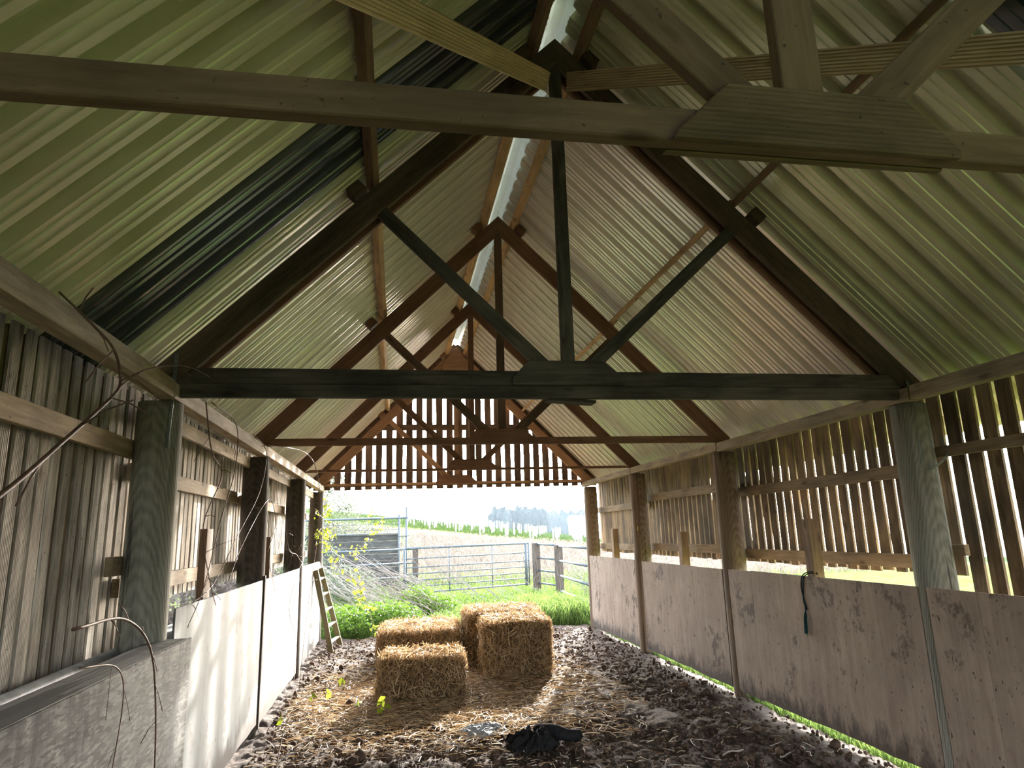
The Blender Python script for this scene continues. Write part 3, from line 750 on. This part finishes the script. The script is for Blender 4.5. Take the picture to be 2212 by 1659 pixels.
# ------------------------------------------------------------------ straw bales
def bale(x, y, rot, dx, dy, dz, label, seed, z=0.02):
    B = empty('straw_bale', (x, y, z), label, 'straw bale', 'straw bales'); B.rotation_euler = (0, 0, rot)
    bm = bmesh.new(); bmesh.ops.create_cube(bm, size=1); bmesh.ops.subdivide_edges(bm, edges=bm.edges[:], cuts=15, use_grid_fill=True)
    def shape(p):
        q = Vector(p)*2; e = 9.
        n = (abs(q.x)**e+abs(q.y)**e+abs(q.z)**e)**(1/e); m_ = max(abs(q.x), abs(q.y), abs(q.z)); q *= m_/max(n, 1e-6)
        v = Vector((q.x*dx/2, q.y*dy/2, q.z*dz/2+dz/2))
        nn = noise.noise(v*5+Vector((seed, 0, 0)))*.028+noise.noise(v*17+Vector((seed, 3, 0)))*.016
        return v+Vector((q.x, q.y, q.z*1.1)).normalized()*nn
    for v in bm.verts: v.co = shape(v.co)
    me = bpy.data.meshes.new('bale_body'); bm.to_mesh(me)
    P = np.array([f.calc_center_median()[:] for f in bm.faces]); N = np.array([f.normal[:] for f in bm.faces]); bm.free()
    link('bale_body', me, STRAWD, B, True)
    n = int(10500*(dx*dy+dx*dz+dy*dz)/.9); idx = RNG.integers(0, len(P), n); p = P[idx]+RNG.normal(0, .012, (n, 3)); nr = N[idx]
    d = RNG.normal(size=(n, 3)); d -= nr*(d*nr).sum(1)[:, None]*.86
    flat = np.abs(nr[:, 2]) < .5; d[flat, 2] *= 1.6
    d /= np.linalg.norm(d, axis=1)[:, None]; ln = RNG.uniform(.05, .19, n)[:, None]
    st = p-d*ln*.5+nr*.003; en = p+d*ln*.5+nr*(RNG.random(n)**2.5*.05)[:, None]
    bend = nr*RNG.uniform(0, .012, n)[:, None]
    V, F = strips(st, en, RNG.uniform(.003, .0075, n), bend, 2)
    V[:, 2] = np.maximum(V[:, 2], -.01)
    o = link('straw_coat', rnd_attr(npmesh('straw_coat', V, F), n, 2), STRAW, B); o['kind'] = 'stuff'
    return B
bale(.275, 7.30, math.radians(-3), .80, .52, .41, 'front left straw bale, low, nearest the camera', 1)
bale(.33, 9.35, math.radians(-4), .98, 1.15, .43, 'back left low straw bale behind the front one', 2)
bale(1.40, 8.22, math.radians(-3), .74, .72, .59, 'tall right straw bale with a dark shaded front', 3)
bale(1.40, 9.25, math.radians(-3), .94, .95, .60, 'far right straw bale touching the back of the tall one', 4)

# ------------------------------------------------------------------ litter on the floor
def litter():
    n = 22000
    x = RNG.uniform(XL+.15, XR-.2, n); y = RNG.uniform(3.6, 11.6, n)
    d = np.hypot((x-.5)/1.3, (y-7.6)/2.2); keep = RNG.random(n) < np.clip(.9*np.exp(-d*d*.9)+.05, 0, 1)
    x, y = x[keep], y[keep]; n = len(x)
    z = RNG.uniform(.02, .055, n); a = RNG.uniform(0, 6.28, n); l = RNG.uniform(.025, .11, n); t = RNG.normal(0, .16, n)
    dv = np.stack([np.cos(a), np.sin(a), t], 1)*l[:, None]*.5; c = np.stack([x, y, z+np.abs(t)*l*.3], 1)
    V, F = strips(c-dv, c+dv, RNG.uniform(.003, .006, n), np.stack([RNG.normal(0, .005, n), RNG.normal(0, .005, n), RNG.uniform(0, .008, n)], 1), 2)
    tag(link('loose_straw', rnd_attr(npmesh('loose_straw', V, F), n, 2), LITTER), 'loose straw strewn over the barn floor', 'straw', kind='stuff')
    # thick carpet of straw round the bales
    n = 15000; cx = RNG.normal(.55, .75, n); cy = RNG.normal(7.15, .75, n)
    ok = (cx > XL+.2) & (cx < 2.3) & (cy > 5.3) & (cy < 11); cx, cy = cx[ok], cy[ok]; n = len(cx)
    a = RNG.uniform(0, 6.28, n); l = RNG.uniform(.05, .16, n); t = RNG.normal(0, .10, n)
    dv = np.stack([np.cos(a), np.sin(a), t], 1)*l[:, None]*.5; c = np.stack([cx, cy, RNG.uniform(.03, .065, n)], 1)
    V, F = strips(c-dv, c+dv, .0042, np.stack([RNG.normal(0, .008, n), RNG.normal(0, .008, n), RNG.uniform(0, .01, n)], 1), 3)
    tag(link('straw_bedding', rnd_attr(npmesh('straw_bedding', V, F), n, 3), STRAW), 'golden straw spread around and before the bales', 'straw', kind='stuff')
    # clods and pebbles
    ico = bmesh.new(); bmesh.ops.create_icosphere(ico, subdivisions=1, radius=1); iv = np.array([v.co[:] for v in ico.verts]); fi = np.array([[v.index for v in f.verts] for f in ico.faces]); ico.free()
    n = 9000; cx = RNG.uniform(XL+.1, XR-.02, n); cy = 3.5+8*RNG.random(n)**1.5; s = RNG.uniform(.004, .017, n)*(1+(RNG.random(n) < .04)*1.6)
    V = iv[None]*s[:, None, None]*RNG.uniform(.6, 1.3, (n, 1, 3))*RNG.uniform(.75, 1.2, (n, len(iv), 1))+np.stack([cx, cy, .022+s*.4], 1)[:, None]
    F = fi[None]+(np.arange(n)*len(iv))[:, None, None]
    tag(link('soil_clods', npmesh('soil_clods', V.reshape(-1, 3), F.reshape(-1, 3)), CLOD), 'crumbs of dark soil and small stones on the barn floor', 'soil', kind='stuff')
    n = 90
    cx = RNG.uniform(-.6, 3.0, n); cy = RNG.uniform(4.2, 9.5, n); P = []
    bm = bmesh.new()
    V_, F_ = [], []
    for i in range(n):
        p = Vector((cx[i], cy[i], .045)); a = random.uniform(0, 6.28); pts = [p]
        for k in range(4):
            a += random.uniform(-.5, .5); p = p+Vector((math.cos(a), math.sin(a), random.uniform(-.12, .2)))*random.uniform(.02, .06); p.z = max(p.z, .035); pts.append(p)
        r = random.uniform(.002, .0042)
        b = len(V_)
        for j, q in enumerate(pts):
            for k in range(4): V_.append((q.x+r*math.cos(k*1.57), q.y+r*math.sin(k*1.57)*.5, q.z+r*math.sin(k*1.57)))
        for j in range(len(pts)-1):
            for k in range(4): F_.append((b+4*j+k, b+4*j+(k+1) % 4, b+4*j+4+(k+1) % 4, b+4*j+4+k))
    bm.free()
    tag(link('scattered_twigs', mesh('scattered_twigs', V_, F_), TWIG), 'pale dry twigs scattered over the floor', 'twigs', kind='stuff')
litter()

def rag(name, x, y, rx, ry, m, label, seed, height, rot=0, cat='cloth'):
    n = 70; V = []; F = []; ok = {}
    for j in range(n+1):
        for i in range(n+1):
            u, v = i/n*2-1, j/n*2-1; a = math.atan2(v, u); r = math.hypot(u, v)
            lim = .78+.22*noise.noise(Vector((math.cos(a)*1.6, math.sin(a)*1.6, seed)))+.10*noise.noise(Vector((math.cos(a)*5, math.sin(a)*5, seed)))
            px, py = u*rx, v*ry; ca, sa = math.cos(rot), math.sin(rot)
            q = Vector((u*1.5+seed, v*1.5, seed)); wq = noise.noise(q*1.2)*1.6
            f = 1-abs(noise.noise(Vector((u*2.6+wq, v*1.3-wq, seed*2))))*2.2
            f2 = 1-abs(noise.noise(Vector((u*6+wq*2, v*4+wq, seed*3))))*2
            h = height*(.32+.55*max(f, 0)**1.5+.20*max(f2, 0))*max(0, 1-(r/lim)**3)**.6
            ok[(i, j)] = r < lim
            V.append((x+px*ca-py*sa, y+px*sa+py*ca, .03+h))
    for j in range(n):
        for i in range(n):
            if all(ok[q] for q in ((i, j), (i+1, j), (i+1, j+1), (i, j+1))):
                a = j*(n+1)+i; F.append((a, a+1, a+n+2, a+n+1))
    me = mesh(name, V, F); bm = bmesh.new(); bm.from_mesh(me); bmesh.ops.delete(bm, geom=[v for v in bm.verts if not v.link_faces], context='VERTS'); bm.to_mesh(me); bm.free()
    o = link(name, me, m, smooth=True); mod = o.modifiers.new('s', 'SOLIDIFY'); mod.thickness = .006; tag(o, label, cat); return o
rag('old_coat', 1.03, 5.42, .30, .24, CLOTH, 'crumpled dark charcoal coat lying on the floor in front of the bales', 3.3, .13)
o = tube('coat_sleeve', spline([(1.10, 5.55, .10), (1.2, 5.42, .12), (1.30, 5.38, .09), (1.40, 5.42, .07)], 5), .045, CLOTH, seg=12, radii=None)
co = bpy.data.objects['old_coat']; o.parent = co; 
rag('grey_rag', .70, 5.85, .30, .20, CLOTHP, 'pale grey rag partly under the dark coat', 8.1, .06, .5)

# ------------------------------------------------------------------ things beyond the opening
def gate():
    gl, gr = Vector((.235, 17.8, 0)), Vector((3.71, 19.0, 0)); G = empty('field_gate', (.235, 17.8, .1), 'galvanised seven bar field gate in the middle of the opening', 'gate')
    d = gr-gl
    for z, r in ((1.30, .028), (1.04, .016), (.82, .016), (.66, .016), (.50, .016), (.35, .016), (.19, .022)):
        tube('bar', [gl+Vector((0, 0, z+.0)), gr+Vector((0, 0, z+.02))], r, GALV, G, 10)
    for t, r in ((0, .03), (.34, .016), (.685, .016), (.975, .04), (1., .02)): 
        p = gl+d*t; tube('upright', [p+Vector((0, 0, .17)), p+Vector((0, 0, 1.32))], r, GALV, G, 10)
    tube('latch', [gl+Vector((.18, .05, .95)), gl+Vector((-.12, -.03, .95))], .012, GALV, G, 8)
gate()
def fposts():
    for x, y, wd, z1, lb in ((3.80, 18.4, .17, 1.33, 'square timber gate post at the right end of the gate'), (4.20, 17.45, .17, 1.27, 'timber fence post right of the gate post'), (.55, 19.15, .13, 1.30, 'thin timber post left of the field gate')):
        o = board('fence_post', (x, y, -.1), (x, y, z1), wd, wd, (1, .3, 0), W['fence'], bev=.02); tag(o, lb, 'fence post', 'fence posts')
    def run(nm, segs, label):
        Fh = empty(nm, segs[0][0], label, 'metal fence', 'galvanised fence runs')
        for a, b in segs: tube('rail', [a, b], .026, GALV, Fh, 10)
    run('metal_fence', [((3.83, 18.35, z), (4.2, 17.5, z-.03)) for z in (1.29, .93, .60, .27)], 'short galvanised rails between the two right fence posts')
    run('metal_fence', [((4.2, 17.4, z), (3.56, 12.3, z2)) for z, z2 in ((1.24, 1.285), (.87, .96), (.50, .62), (.12, .30))], 'galvanised rails from the right fence post back to the barn')
    run('metal_fence', [((.55, 19.1, z), (-2.4, 18.4, z-.02)) for z in (1.27, .90, .53)], 'galvanised rails left of the thin fence post, behind the bare stems')
    H = empty('stock_hurdle', (.1, 20.3, 0), 'tall galvanised hurdle with wire mesh above the board fence', 'hurdle')
    tube('rail', [(-3.2, 20.3, 2.14), (.37, 20.3, 2.15)], .032, GALV, H, 10)
    tube('rail', [(-3.2, 20.3, 1.70), (.12, 20.3, 1.71)], .018, GALV, H, 8)
    for x, z1, r in ((.105, 2.25, .03), (.32, 2.46, .028)): tube('upright', [(x, 20.3, 0), (x, 20.3, z1)], r, GALV, H, 10)
    tube('latch', [(.10, 20.25, 1.62), (.42, 20.25, 1.63)], .015, GALV, H, 8)
    V_, F_ = [], []
    def wire(p, q, r=.006):
        b = len(V_); 
        for s in (p, q):
            for k in ((r, r), (-r, r), (-r, -r), (r, -r)): V_.append((s[0]+k[0], s[1]+k[1]*.5, s[2]+(k[1] if abs(p[0]-q[0]) > .01 else 0)))
        for k in range(4): F_.append((b+k, b+(k+1) % 4, b+4+(k+1) % 4, b+4+k))
    for k in range(17): wire((.1-k*.19, 20.3, 1.7), (.1-k*.19, 20.3, 2.14))
    for z in (1.82, 1.98): wire((-3.2, 20.3, z), (.1, 20.3, z))
    me = mesh('wire_mesh', [(a-H.location.x, b-H.location.y, c) for a, b, c in V_], F_); link('wire_mesh', me, GALV, H)
    Bf = empty('board_fence', (-1, 20.45, 0), 'weathered horizontal board fence behind the bare stems', 'fence')
    for k in range(8): board('fence_board', (-3.2, 20.42, .30+k*.185), (.13, 20.42, .30+k*.185), .025, .178, (0, 0, 1), WALLP, Bf)
fposts()

def bare_stems():
    V_, F_ = [], []
    def stem(P, r0):
        S = spline(P, 5); b = len(V_); n = len(S)
        for j, q in enumerate(S):
            r = r0*(1-.75*j/n)
            for k in range(4): V_.append((q.x+r*math.cos(k*1.57+.4), q.y+r*math.sin(k*1.57+.4)*.6, q.z+r*math.sin(k*1.57+.4)))
        for j in range(n-1):
            for k in range(4): F_.append((b+4*j+k, b+4*j+(k+1) % 4, b+4*j+4+(k+1) % 4, b+4*j+4+k))
    for i in range(150):                               # stems leaning down to the right on the left side
        x = random.uniform(-2.4, .2); y = random.uniform(12.6, 17); z = random.uniform(.5, 1.35)*(1-.25*max(x+1, 0)); L = random.uniform(.6, 1.7); s = random.uniform(.35, 1.1)
        a = Vector((x, y, z)); b_ = a+Vector((L, random.uniform(-1.2, .4), -L*s)); b_.z = max(b_.z, .03); m_ = (a+b_)/2+Vector((random.uniform(-.1, .1), 0, random.uniform(-.05, .16)))
        stem([a, m_, b_], random.uniform(.004, .009))
        if i % 2: stem([m_, m_+Vector((random.uniform(-.1, .3), 0, random.uniform(.1, .3))), m_+Vector((random.uniform(-.1, .5), -.1, random.uniform(.15, .5)))], .003)
    for i in range(46):
        x = random.uniform(1.4, 2.6); y = random.uniform(15.2, 17.4); L = random.uniform(.8, 2.0); a = Vector((x+random.uniform(-.3, 1.4), y, .05)); t = random.uniform(.55, 1.2)
        b_ = a+Vector((-L, random.uniform(-.5, .5), L*t)); stem([a, (a+b_)/2+Vector((0, 0, -.08)), b_], random.uniform(.004, .008))
    for i in range(70):
        x = random.uniform(3.5, 5.2); y = random.uniform(13.5, 19); a = Vector((x, y, 0)); b_ = a+Vector((random.uniform(-.5, .5), random.uniform(-.3, .3), random.uniform(.4, 1.3))); stem([a, (a+b_)/2+Vector((random.uniform(-.2, .2), 0, 0)), b_], .004)
    tag(link('bare_stems', mesh('bare_stems', V_, F_), STEMP), 'tangle of bare dry stems leaning across the yard', 'dry stems', kind='stuff')
bare_stems()

def blades(name, n, gen, m, label, cat, h0, h1, w_=.008, lean=.5):
    x, y = gen(n); n = len(x); z = gz(x, y)-.02; h = RNG.uniform(h0, h1, n); a = RNG.uniform(0, 6.28, n); l = RNG.uniform(.1, lean, n)*h
    st = np.stack([x, y, z], 1); en = st+np.stack([np.cos(a)*l, np.sin(a)*l, h], 1); bd = np.stack([-np.cos(a)*l*.25, -np.sin(a)*l*.25, h*.08], 1)
    V, F = strips(st, en, RNG.uniform(.6, 1.4, n)*w_, bd, 3)
    tag(link(name, npmesh(name, V, F), m), label, cat, kind='stuff')
def g1(n):
    x = RNG.uniform(-2.3, 6.5, n); y = 11.9+11*RNG.random(n)**1.3; k = RNG.random(n) < .9; return x[k], y[k]
blades('grass_tufts', 42000, g1, GRASS, 'bright grass growing in the yard before the gate', 'grass', .08, .26, .010)
def g2(n):
    x = XR+.03+RNG.exponential(.45, n); y = RNG.uniform(-.5, 12, n); k = x < 6; return x[k], y[k]
blades('grass_verge', 26000, g2, GRASS, 'grass strip along the outside of the right wall', 'grass', .05, .14, .006)
def g3(n):
    x = RNG.uniform(-9, 16, n); y = RNG.uniform(20.8, 40, n); return x, y
blades('dead_weeds', 26000, g3, SCRUB, 'purple brown dead weeds on the slope beyond the gate', 'weeds', .12, .42, .02, .9)
def g4(n):
    x = RNG.uniform(2.55, 3.6, n); y = RNG.normal(13.2, .7, n); k = y > 12.0; return x[k], y[k]
blades('grass_clump', 9000, g4, GRASS, 'tall grass clump beside the right opening post', 'grass', .18, .42, .010)
def g5(n):
    x = RNG.uniform(-4, 30, n); y = RNG.uniform(44, 82, n); return x, y
FIELDG = plain('field_grass_blade', (.035, .06, .02), .8, 0, .3, 3, .1, .3)
blades('field_grass', 9000, g5, FIELDG, 'grass rows of the planted field', 'grass', .05, .14, .04, .7)

def leafstuff(name, blobs, n, size, m, label, cat, flat=.3):
    C = []
    for (cx, cy, cz, rx, ry, rz, wgt) in blobs:
        k = int(n*wgt); d = RNG.normal(size=(k, 3)); d /= np.linalg.norm(d, axis=1)[:, None]; r = RNG.random(k)[:, None]**.4
        C.append(np.array([[cx, cy, cz]])+d*r*np.array([[rx, ry, rz]]))
    C = np.concatenate(C); C[:, 2] = np.maximum(C[:, 2], gz(C[:, 0], C[:, 1])+.02)
    V, F = leafquads(C, RNG.uniform(.6, 1.3, len(C))*size, flat)
    return tag(link(name, npmesh(name, V, F), m), label, cat, kind='stuff')
leafstuff('nettles', [(-.75, 12.6, .18, .55, .8, .28, .3), (-.1, 12.9, .18, .6, .7, .30, .3), (-1.5, 13, .2, .6, .8, .35, .2), (.45, 14.4, .25, .45, .5, .38, .25), (.9, 14.6, .15, .4, .5, .25, .15)], 9000, .05, LEAFG, 'bright green nettles behind the left bales', 'nettles')
leafstuff('weed_leaves', [(1.9, 13.6, .06, 1.4, 1.2, .12, .4), (3.0, 15, .06, 1., 1.4, .12, .25), (1.5, 16.3, .1, 2.2, 1.2, .16, .35)], 5000, .05, LEAFG, 'low green weeds between bales and gate', 'weeds')
leafstuff('bramble_thicket', [(-2.6, 18.6, .9, 1.3, 1.1, 1.0, .35), (-1.3, 17.2, .45, 1.0, .9, .55, .25), (-2.0, 21.6, 1.75, 1.5, .5, .75, .3), (-.3, 21.6, 1.5, .9, .3, .6, .08), (.3, 18.2, .3, .5, .4, .35, .08), (4.9, 16, .5, .6, 2.5, .5, .12)], 13000, .05, BUSH, 'grey green bramble thicket at the left of the yard', 'bramble')
def bush_tree():
    T = empty('tree', (-2.5, 23.5, .3), 'sparse leafy tree at the top left of the opening', 'tree')
    tube('trunk', spline([(-2.5, 23.5, .2), (-2.45, 23.5, 1.6), (-2.3, 23.4, 2.9)], 4), .07, STEMP, T, 8)
    C = []
    for cx, cy, cz, r in ((-2.2, 23.4, 3.1, .7), (-1.6, 23.3, 2.6, .55), (-2.9, 23.6, 2.8, .9), (-2.0, 23.3, 3.6, .5), (-3.3, 23.5, 3.7, 1.)):
        d = RNG.normal(size=(900, 3)); d /= np.linalg.norm(d, axis=1)[:, None]; C.append(np.array([[cx, cy, cz]])+d*r*RNG.random(900)[:, None]**.5)
    C = np.concatenate(C)-np.array(T.location); V, F = leafquads(C, .055); link('foliage', npmesh('foliage', V, F), BUSH, T)
bush_tree()
leafstuff('hedge_litter', [(-1.95, 5.2, .75, .35, 1.3, .6, .4), (-1.95, 7.7, .75, .35, 1.3, .6, .3), (-1.95, 10.2, .75, .35, 1.3, .6, .3)], 14000, .05, SCRUB, 'brown dead hedge growing against the outside of the left wall', 'hedge')
def far_trees():
    for i in range(13):
        y = 132+random.uniform(-3, 3)+(22 if i > 6 else 0); k = y/132; x = 19.4+i*1.55; x = x*k if i <= 6 else (29.3+(i-7)*1.9)*k
        top = (1.6+y*(.0365 if i <= 6 else .0318))+random.uniform(-.3, .25); base = .2
        T = empty('tree', (x, y, base), 'distant tree in the blue hazy wood on the skyline', 'tree', 'distant trees on the skyline')
        bm = bmesh.new(); bmesh.ops.create_icosphere(bm, subdivisions=4, radius=1); h = top-base
        for v in bm.verts:
            n_ = 1+.20*noise.noise(v.co*2.2+Vector((i*3, 0, 0)))+.10*noise.noise(v.co*6+Vector((i, 0, 0)))
            v.co = Vector((v.co.x*1.55*n_, v.co.y*1.5*n_, max(v.co.z*n_, -1)*h*.5+h*.52))
        me = bpy.data.meshes.new('foliage'); bm.to_mesh(me); bm.free(); link('foliage', me, TREE, T)
        tube('trunk', [(x, y, base-1), (x, y, base+h*.4)], .2, STEMP, T, 7)
    Bd = empty('farm_building', (38.4, 140, 2), 'pale farm shed beside the distant wood, at the right post', 'building')
    board('shed_wall', (36.5, 140, 2.2), (41, 140, 2.2), 3, 3.0, (0, 0, 1), WHT, Bd, bev=0)
    me = mesh('shed_roof', [(-2.1, -1.7, 1.6), (2.8, -1.7, 1.6), (2.8, 1.7, 1.6), (-2.1, 1.7, 1.6), (-2.1, 0, 2.9), (2.8, 0, 2.9)], [(0, 1, 5, 4), (2, 3, 4, 5), (0, 4, 3), (1, 2, 5), (0, 3, 2, 1)]); link('shed_roof', me, GALV, Bd)
far_trees()
def haze():
    m = bpy.data.materials.new('haze'); m.use_nodes = True; t = m.node_tree; t.nodes.clear()
    v = t.nodes.new('ShaderNodeVolumeScatter'); v.inputs['Density'].default_value = .0004; v.inputs['Anisotropy'].default_value = .5; v.inputs['Color'].default_value = (.62, .80, 1, 1)
    o = t.nodes.new('ShaderNodeOutputMaterial'); t.links.new(v.outputs[0], o.inputs['Volume'])
    me = boxmesh('haze', 260, 260, 18, 0); h = link('haze', me, m); h.location = (20, 174, 4)
    tag(h, 'pale blue morning haze over the field and the distant wood', 'haze', kind='stuff')
haze()
def guards():
    bm = bmesh.new(); bmesh.ops.create_cone(bm, cap_ends=True, segments=8, radius1=.055, radius2=.055, depth=.85)
    for v in bm.verts: v.co.z += .425
    me = bpy.data.meshes.new('tree_guard'); bm.to_mesh(me); bm.free(); me.materials.append(GUARD); k = 0
    for r in range(18):
        y = 46+r*2.3
        for c in range(40):
            x = -3+c*1.75+.4*(r % 3)+random.uniform(-.1, .1)
            if not (.015 < x/y < .30) or k >= 285: continue
            o = bpy.data.objects.new('tree_guard', me); COL.objects.link(o); o.location = (x, y+random.uniform(-.2, .2), float(gz(np.array(x), np.array(y)))-.02)
            o.rotation_euler = (random.uniform(-.06, .06), random.uniform(-.06, .06), 0)
            tag(o, 'white plastic tree guard standing in a row in the planted field', 'tree guard', 'white tree guards in the field'); k += 1
guards()

# ------------------------------------------------------------------ brambles inside
def vine(name, P, r0, m, label, leaves=0, leafsize=.045, twigs=0, thorns=False, smooth_n=6):
    root = empty(name, P[0], label, 'bramble', 'bramble stems on the left wall'); S = spline(P, smooth_n); n = len(S)
    tube('stem', S, r0, m, root, 6, radii=[r0*(1-.55*i/n) for i in range(n)])
    for k in range(twigs):
        i = int(n*(.1+.85*(k+.5)/twigs)); a = S[i]; d = Vector((random.uniform(-.3, .6), random.uniform(-.7, .7), random.uniform(-1, .4))).normalized()
        L = random.uniform(.06, .20); tube('twig', [a, a+d*L*.5+Vector((0, 0, .01)), a+d*L], r0*.35, m, root, 5)
    if leaves:
        C = []
        for k in range(leaves):
            a = S[random.randrange(max(1, n//8), n)]
            q = a+Vector((random.gauss(0, .05), random.gauss(0, .06), random.gauss(-.01, .05)))
            for j in range(3): C.append(q+Vector((random.gauss(0, .028), random.gauss(0, .028), random.gauss(0, .028))))
        C = np.array([c[:] for c in C]); V, F = leafquads(C, leafsize*RNG.uniform(.7, 1.2, len(C)), .2)
        o = link('foliage', npmesh('foliage', V-np.array(root.location), F), LEAFY, root)
    return root
def p(y, z, x=-1.1): return (x, y, z)
vine('bramble_stem', [(-1.0, 1.5, 1.52), (-1.0, 1.924, 1.736), (-1.02, 2.258, 1.92), (-1.03, 2.6, 2.13), (-1.05, 2.72, 2.22), (-1.06, 2.66, 2.33), (-1.10, 2.52, 2.40), (-1.16, 2.42, 2.47)], .0085, STEM, 'thick thorny bramble stem crossing the near left wall up to the eaves', twigs=9)
vine('bramble_stem', [(-1.05, 2.72, 2.22), (-1.02, 2.95, 2.33), (-1.0, 3.3, 2.43), (-.98, 3.62, 2.46), (-.98, 3.86, 2.455), (-.98, 3.9, 2.38)], .004, STEM, 'thin arching bramble shoot in front of the thick left post top', twigs=2)
vine('bramble_stem', [(-1.12, 4.15, 2.42), (-1.12, 4.35, 2.15), (-1.1, 4.55, 2.02), (-1.1, 4.2, 1.7), (-1.1, 4.4, 1.4), (-1.1, 4.6, 1.22)], .005, STEM, 'looping bramble stem hanging from the left eaves after the thick post', twigs=8)
vine('bramble_stem', [(-1.14, 4.35, 2.46), (-1.10, 4.85, 2.40), (-1.10, 4.9, 2.1), (-1.1, 4.6, 1.75), (-1.1, 4.3, 1.35), (-1.12, 4.1, 1.15)], .0045, STEM, 'second hanging bramble stem on the left bay, crossing the dark stud', twigs=7)
vine('bramble_stem', [(-1.13, 5.6, 2.44), (-1.1, 6.0, 2.35), (-1.1, 5.8, 2.0), (-1.1, 5.1, 1.65), (-1.12, 4.6, 1.35), (-1.13, 4.2, 1.27)], .004, STEM, 'bramble stem slanting down left across the striped slats', twigs=6)
vine('bramble_stem', [(-1.1, 5.9, 2.40), (-.95, 7.2, 2.50), (-.93, 8.2, 2.42), (-.95, 8.9, 2.1), (-.97, 8.9, 1.6), (-1.0, 8.6, 1.0), (-1.0, 8.2, .5), (-1.0, 7.9, .05)], .005, STEM, 'long bramble arching from the eaves over the blackened post to the floor', twigs=8)
vine('bramble_stem', [(-1.1, 4.9, 1.35), (-1.1, 5.3, 1.6), (-1.08, 6.1, 1.95), (-1.08, 6.5, 1.75), (-1.08, 6.2, 1.5), (-1.1, 6.6, 1.25), (-1.12, 7.1, 1.0)], .0035, STEM, 'twisting bramble stem across the blackened post', twigs=7)
vine('bramble_stem', [(-1.08, 8.9, 1.9), (-1.05, 8.6, 1.5), (-1.06, 7.8, 1.2), (-1.06, 7.4, .9), (-1.0, 7.6, .55), (-.95, 7.0, .1)], .004, STEM, 'bramble stem hanging before the middle white panel', twigs=8)
vine('bramble_stem', [(-1.1, 8.7, 1.45), (-1.05, 8.2, 1.35), (-1.05, 7.7, 1.45), (-1.05, 7.2, 1.5), (-1.05, 6.9, 1.7)], .003, STEM, 'tangled bramble shoots above the middle white panel', twigs=16)
vine('bramble_stem', [(-.95, 2.3, 1.36), (-.97, 2.75, 1.34), (-.97, 3.05, 1.2), (-.96, 3.15, .95), (-.96, 3.2, .6), (-.97, 3.15, .35)], .0055, STEM, 'dark bramble stem arching down over the strand board edge', twigs=9)
vine('bramble_stem', [(-1.0, 2.5, 1.22), (-1.0, 2.8, 1.17), (-1.0, 2.9, 1.05), (-1.0, 2.85, .8), (-1.0, 2.75, .5), (-1.0, 2.6, .3)], .003, STEM, 'thin bramble stem hanging down the strand board', twigs=5)
vine('bramble_stem', [(-.8, 5.2, .04), (-.78, 5.7, .3), (-.6, 6.2, .38), (-.2, 6.3, .22), (.2, 6.2, .06)], .004, STEM, 'low bramble runner arching over the floor with a few leaves', leaves=7, leafsize=.06, twigs=3)
vine('bramble_stem', [(-.6, 11.9, 2.3), (-.45, 12.0, 2.0), (-.3, 12.0, 1.75), (-.55, 12.0, 1.5), (-.75, 11.9, 1.3)], .003, STEM, 'leafy yellow green bramble hanging high in the left of the opening', leaves=26, leafsize=.05, twigs=6)
vine('bramble_stem', [(-1.05, 11.3, 1.5), (-.85, 11.2, 1.12), (-.62, 11.2, .95), (-.5, 11.3, .72), (-.38, 11.2, .45), (-.32, 11.0, .1)], .006, STEM, 'upright leafy bramble beside the ladder, left of the bales', leaves=30, leafsize=.06, twigs=8)
vine('bramble_stem', [(-1.04, 9.3, 1.5), (-1.02, 9.8, 1.75), (-1.0, 10.3, 1.5), (-1.0, 10.6, 1.7), (-1.0, 11.2, 1.5)], .0035, STEM, 'leafy bramble tangle above the farthest white panel', leaves=30, leafsize=.05, twigs=18)
vine('bramble_stem', [(-1.02, 9.0, 2.0), (-1.0, 9.8, 1.9), (-1.0, 10.5, 2.1), (-1.0, 11.3, 1.9), (-1.0, 11.6, 1.6)], .0035, STEM, 'leafy bramble strand high beside the last left post', leaves=18, leafsize=.045, twigs=12)
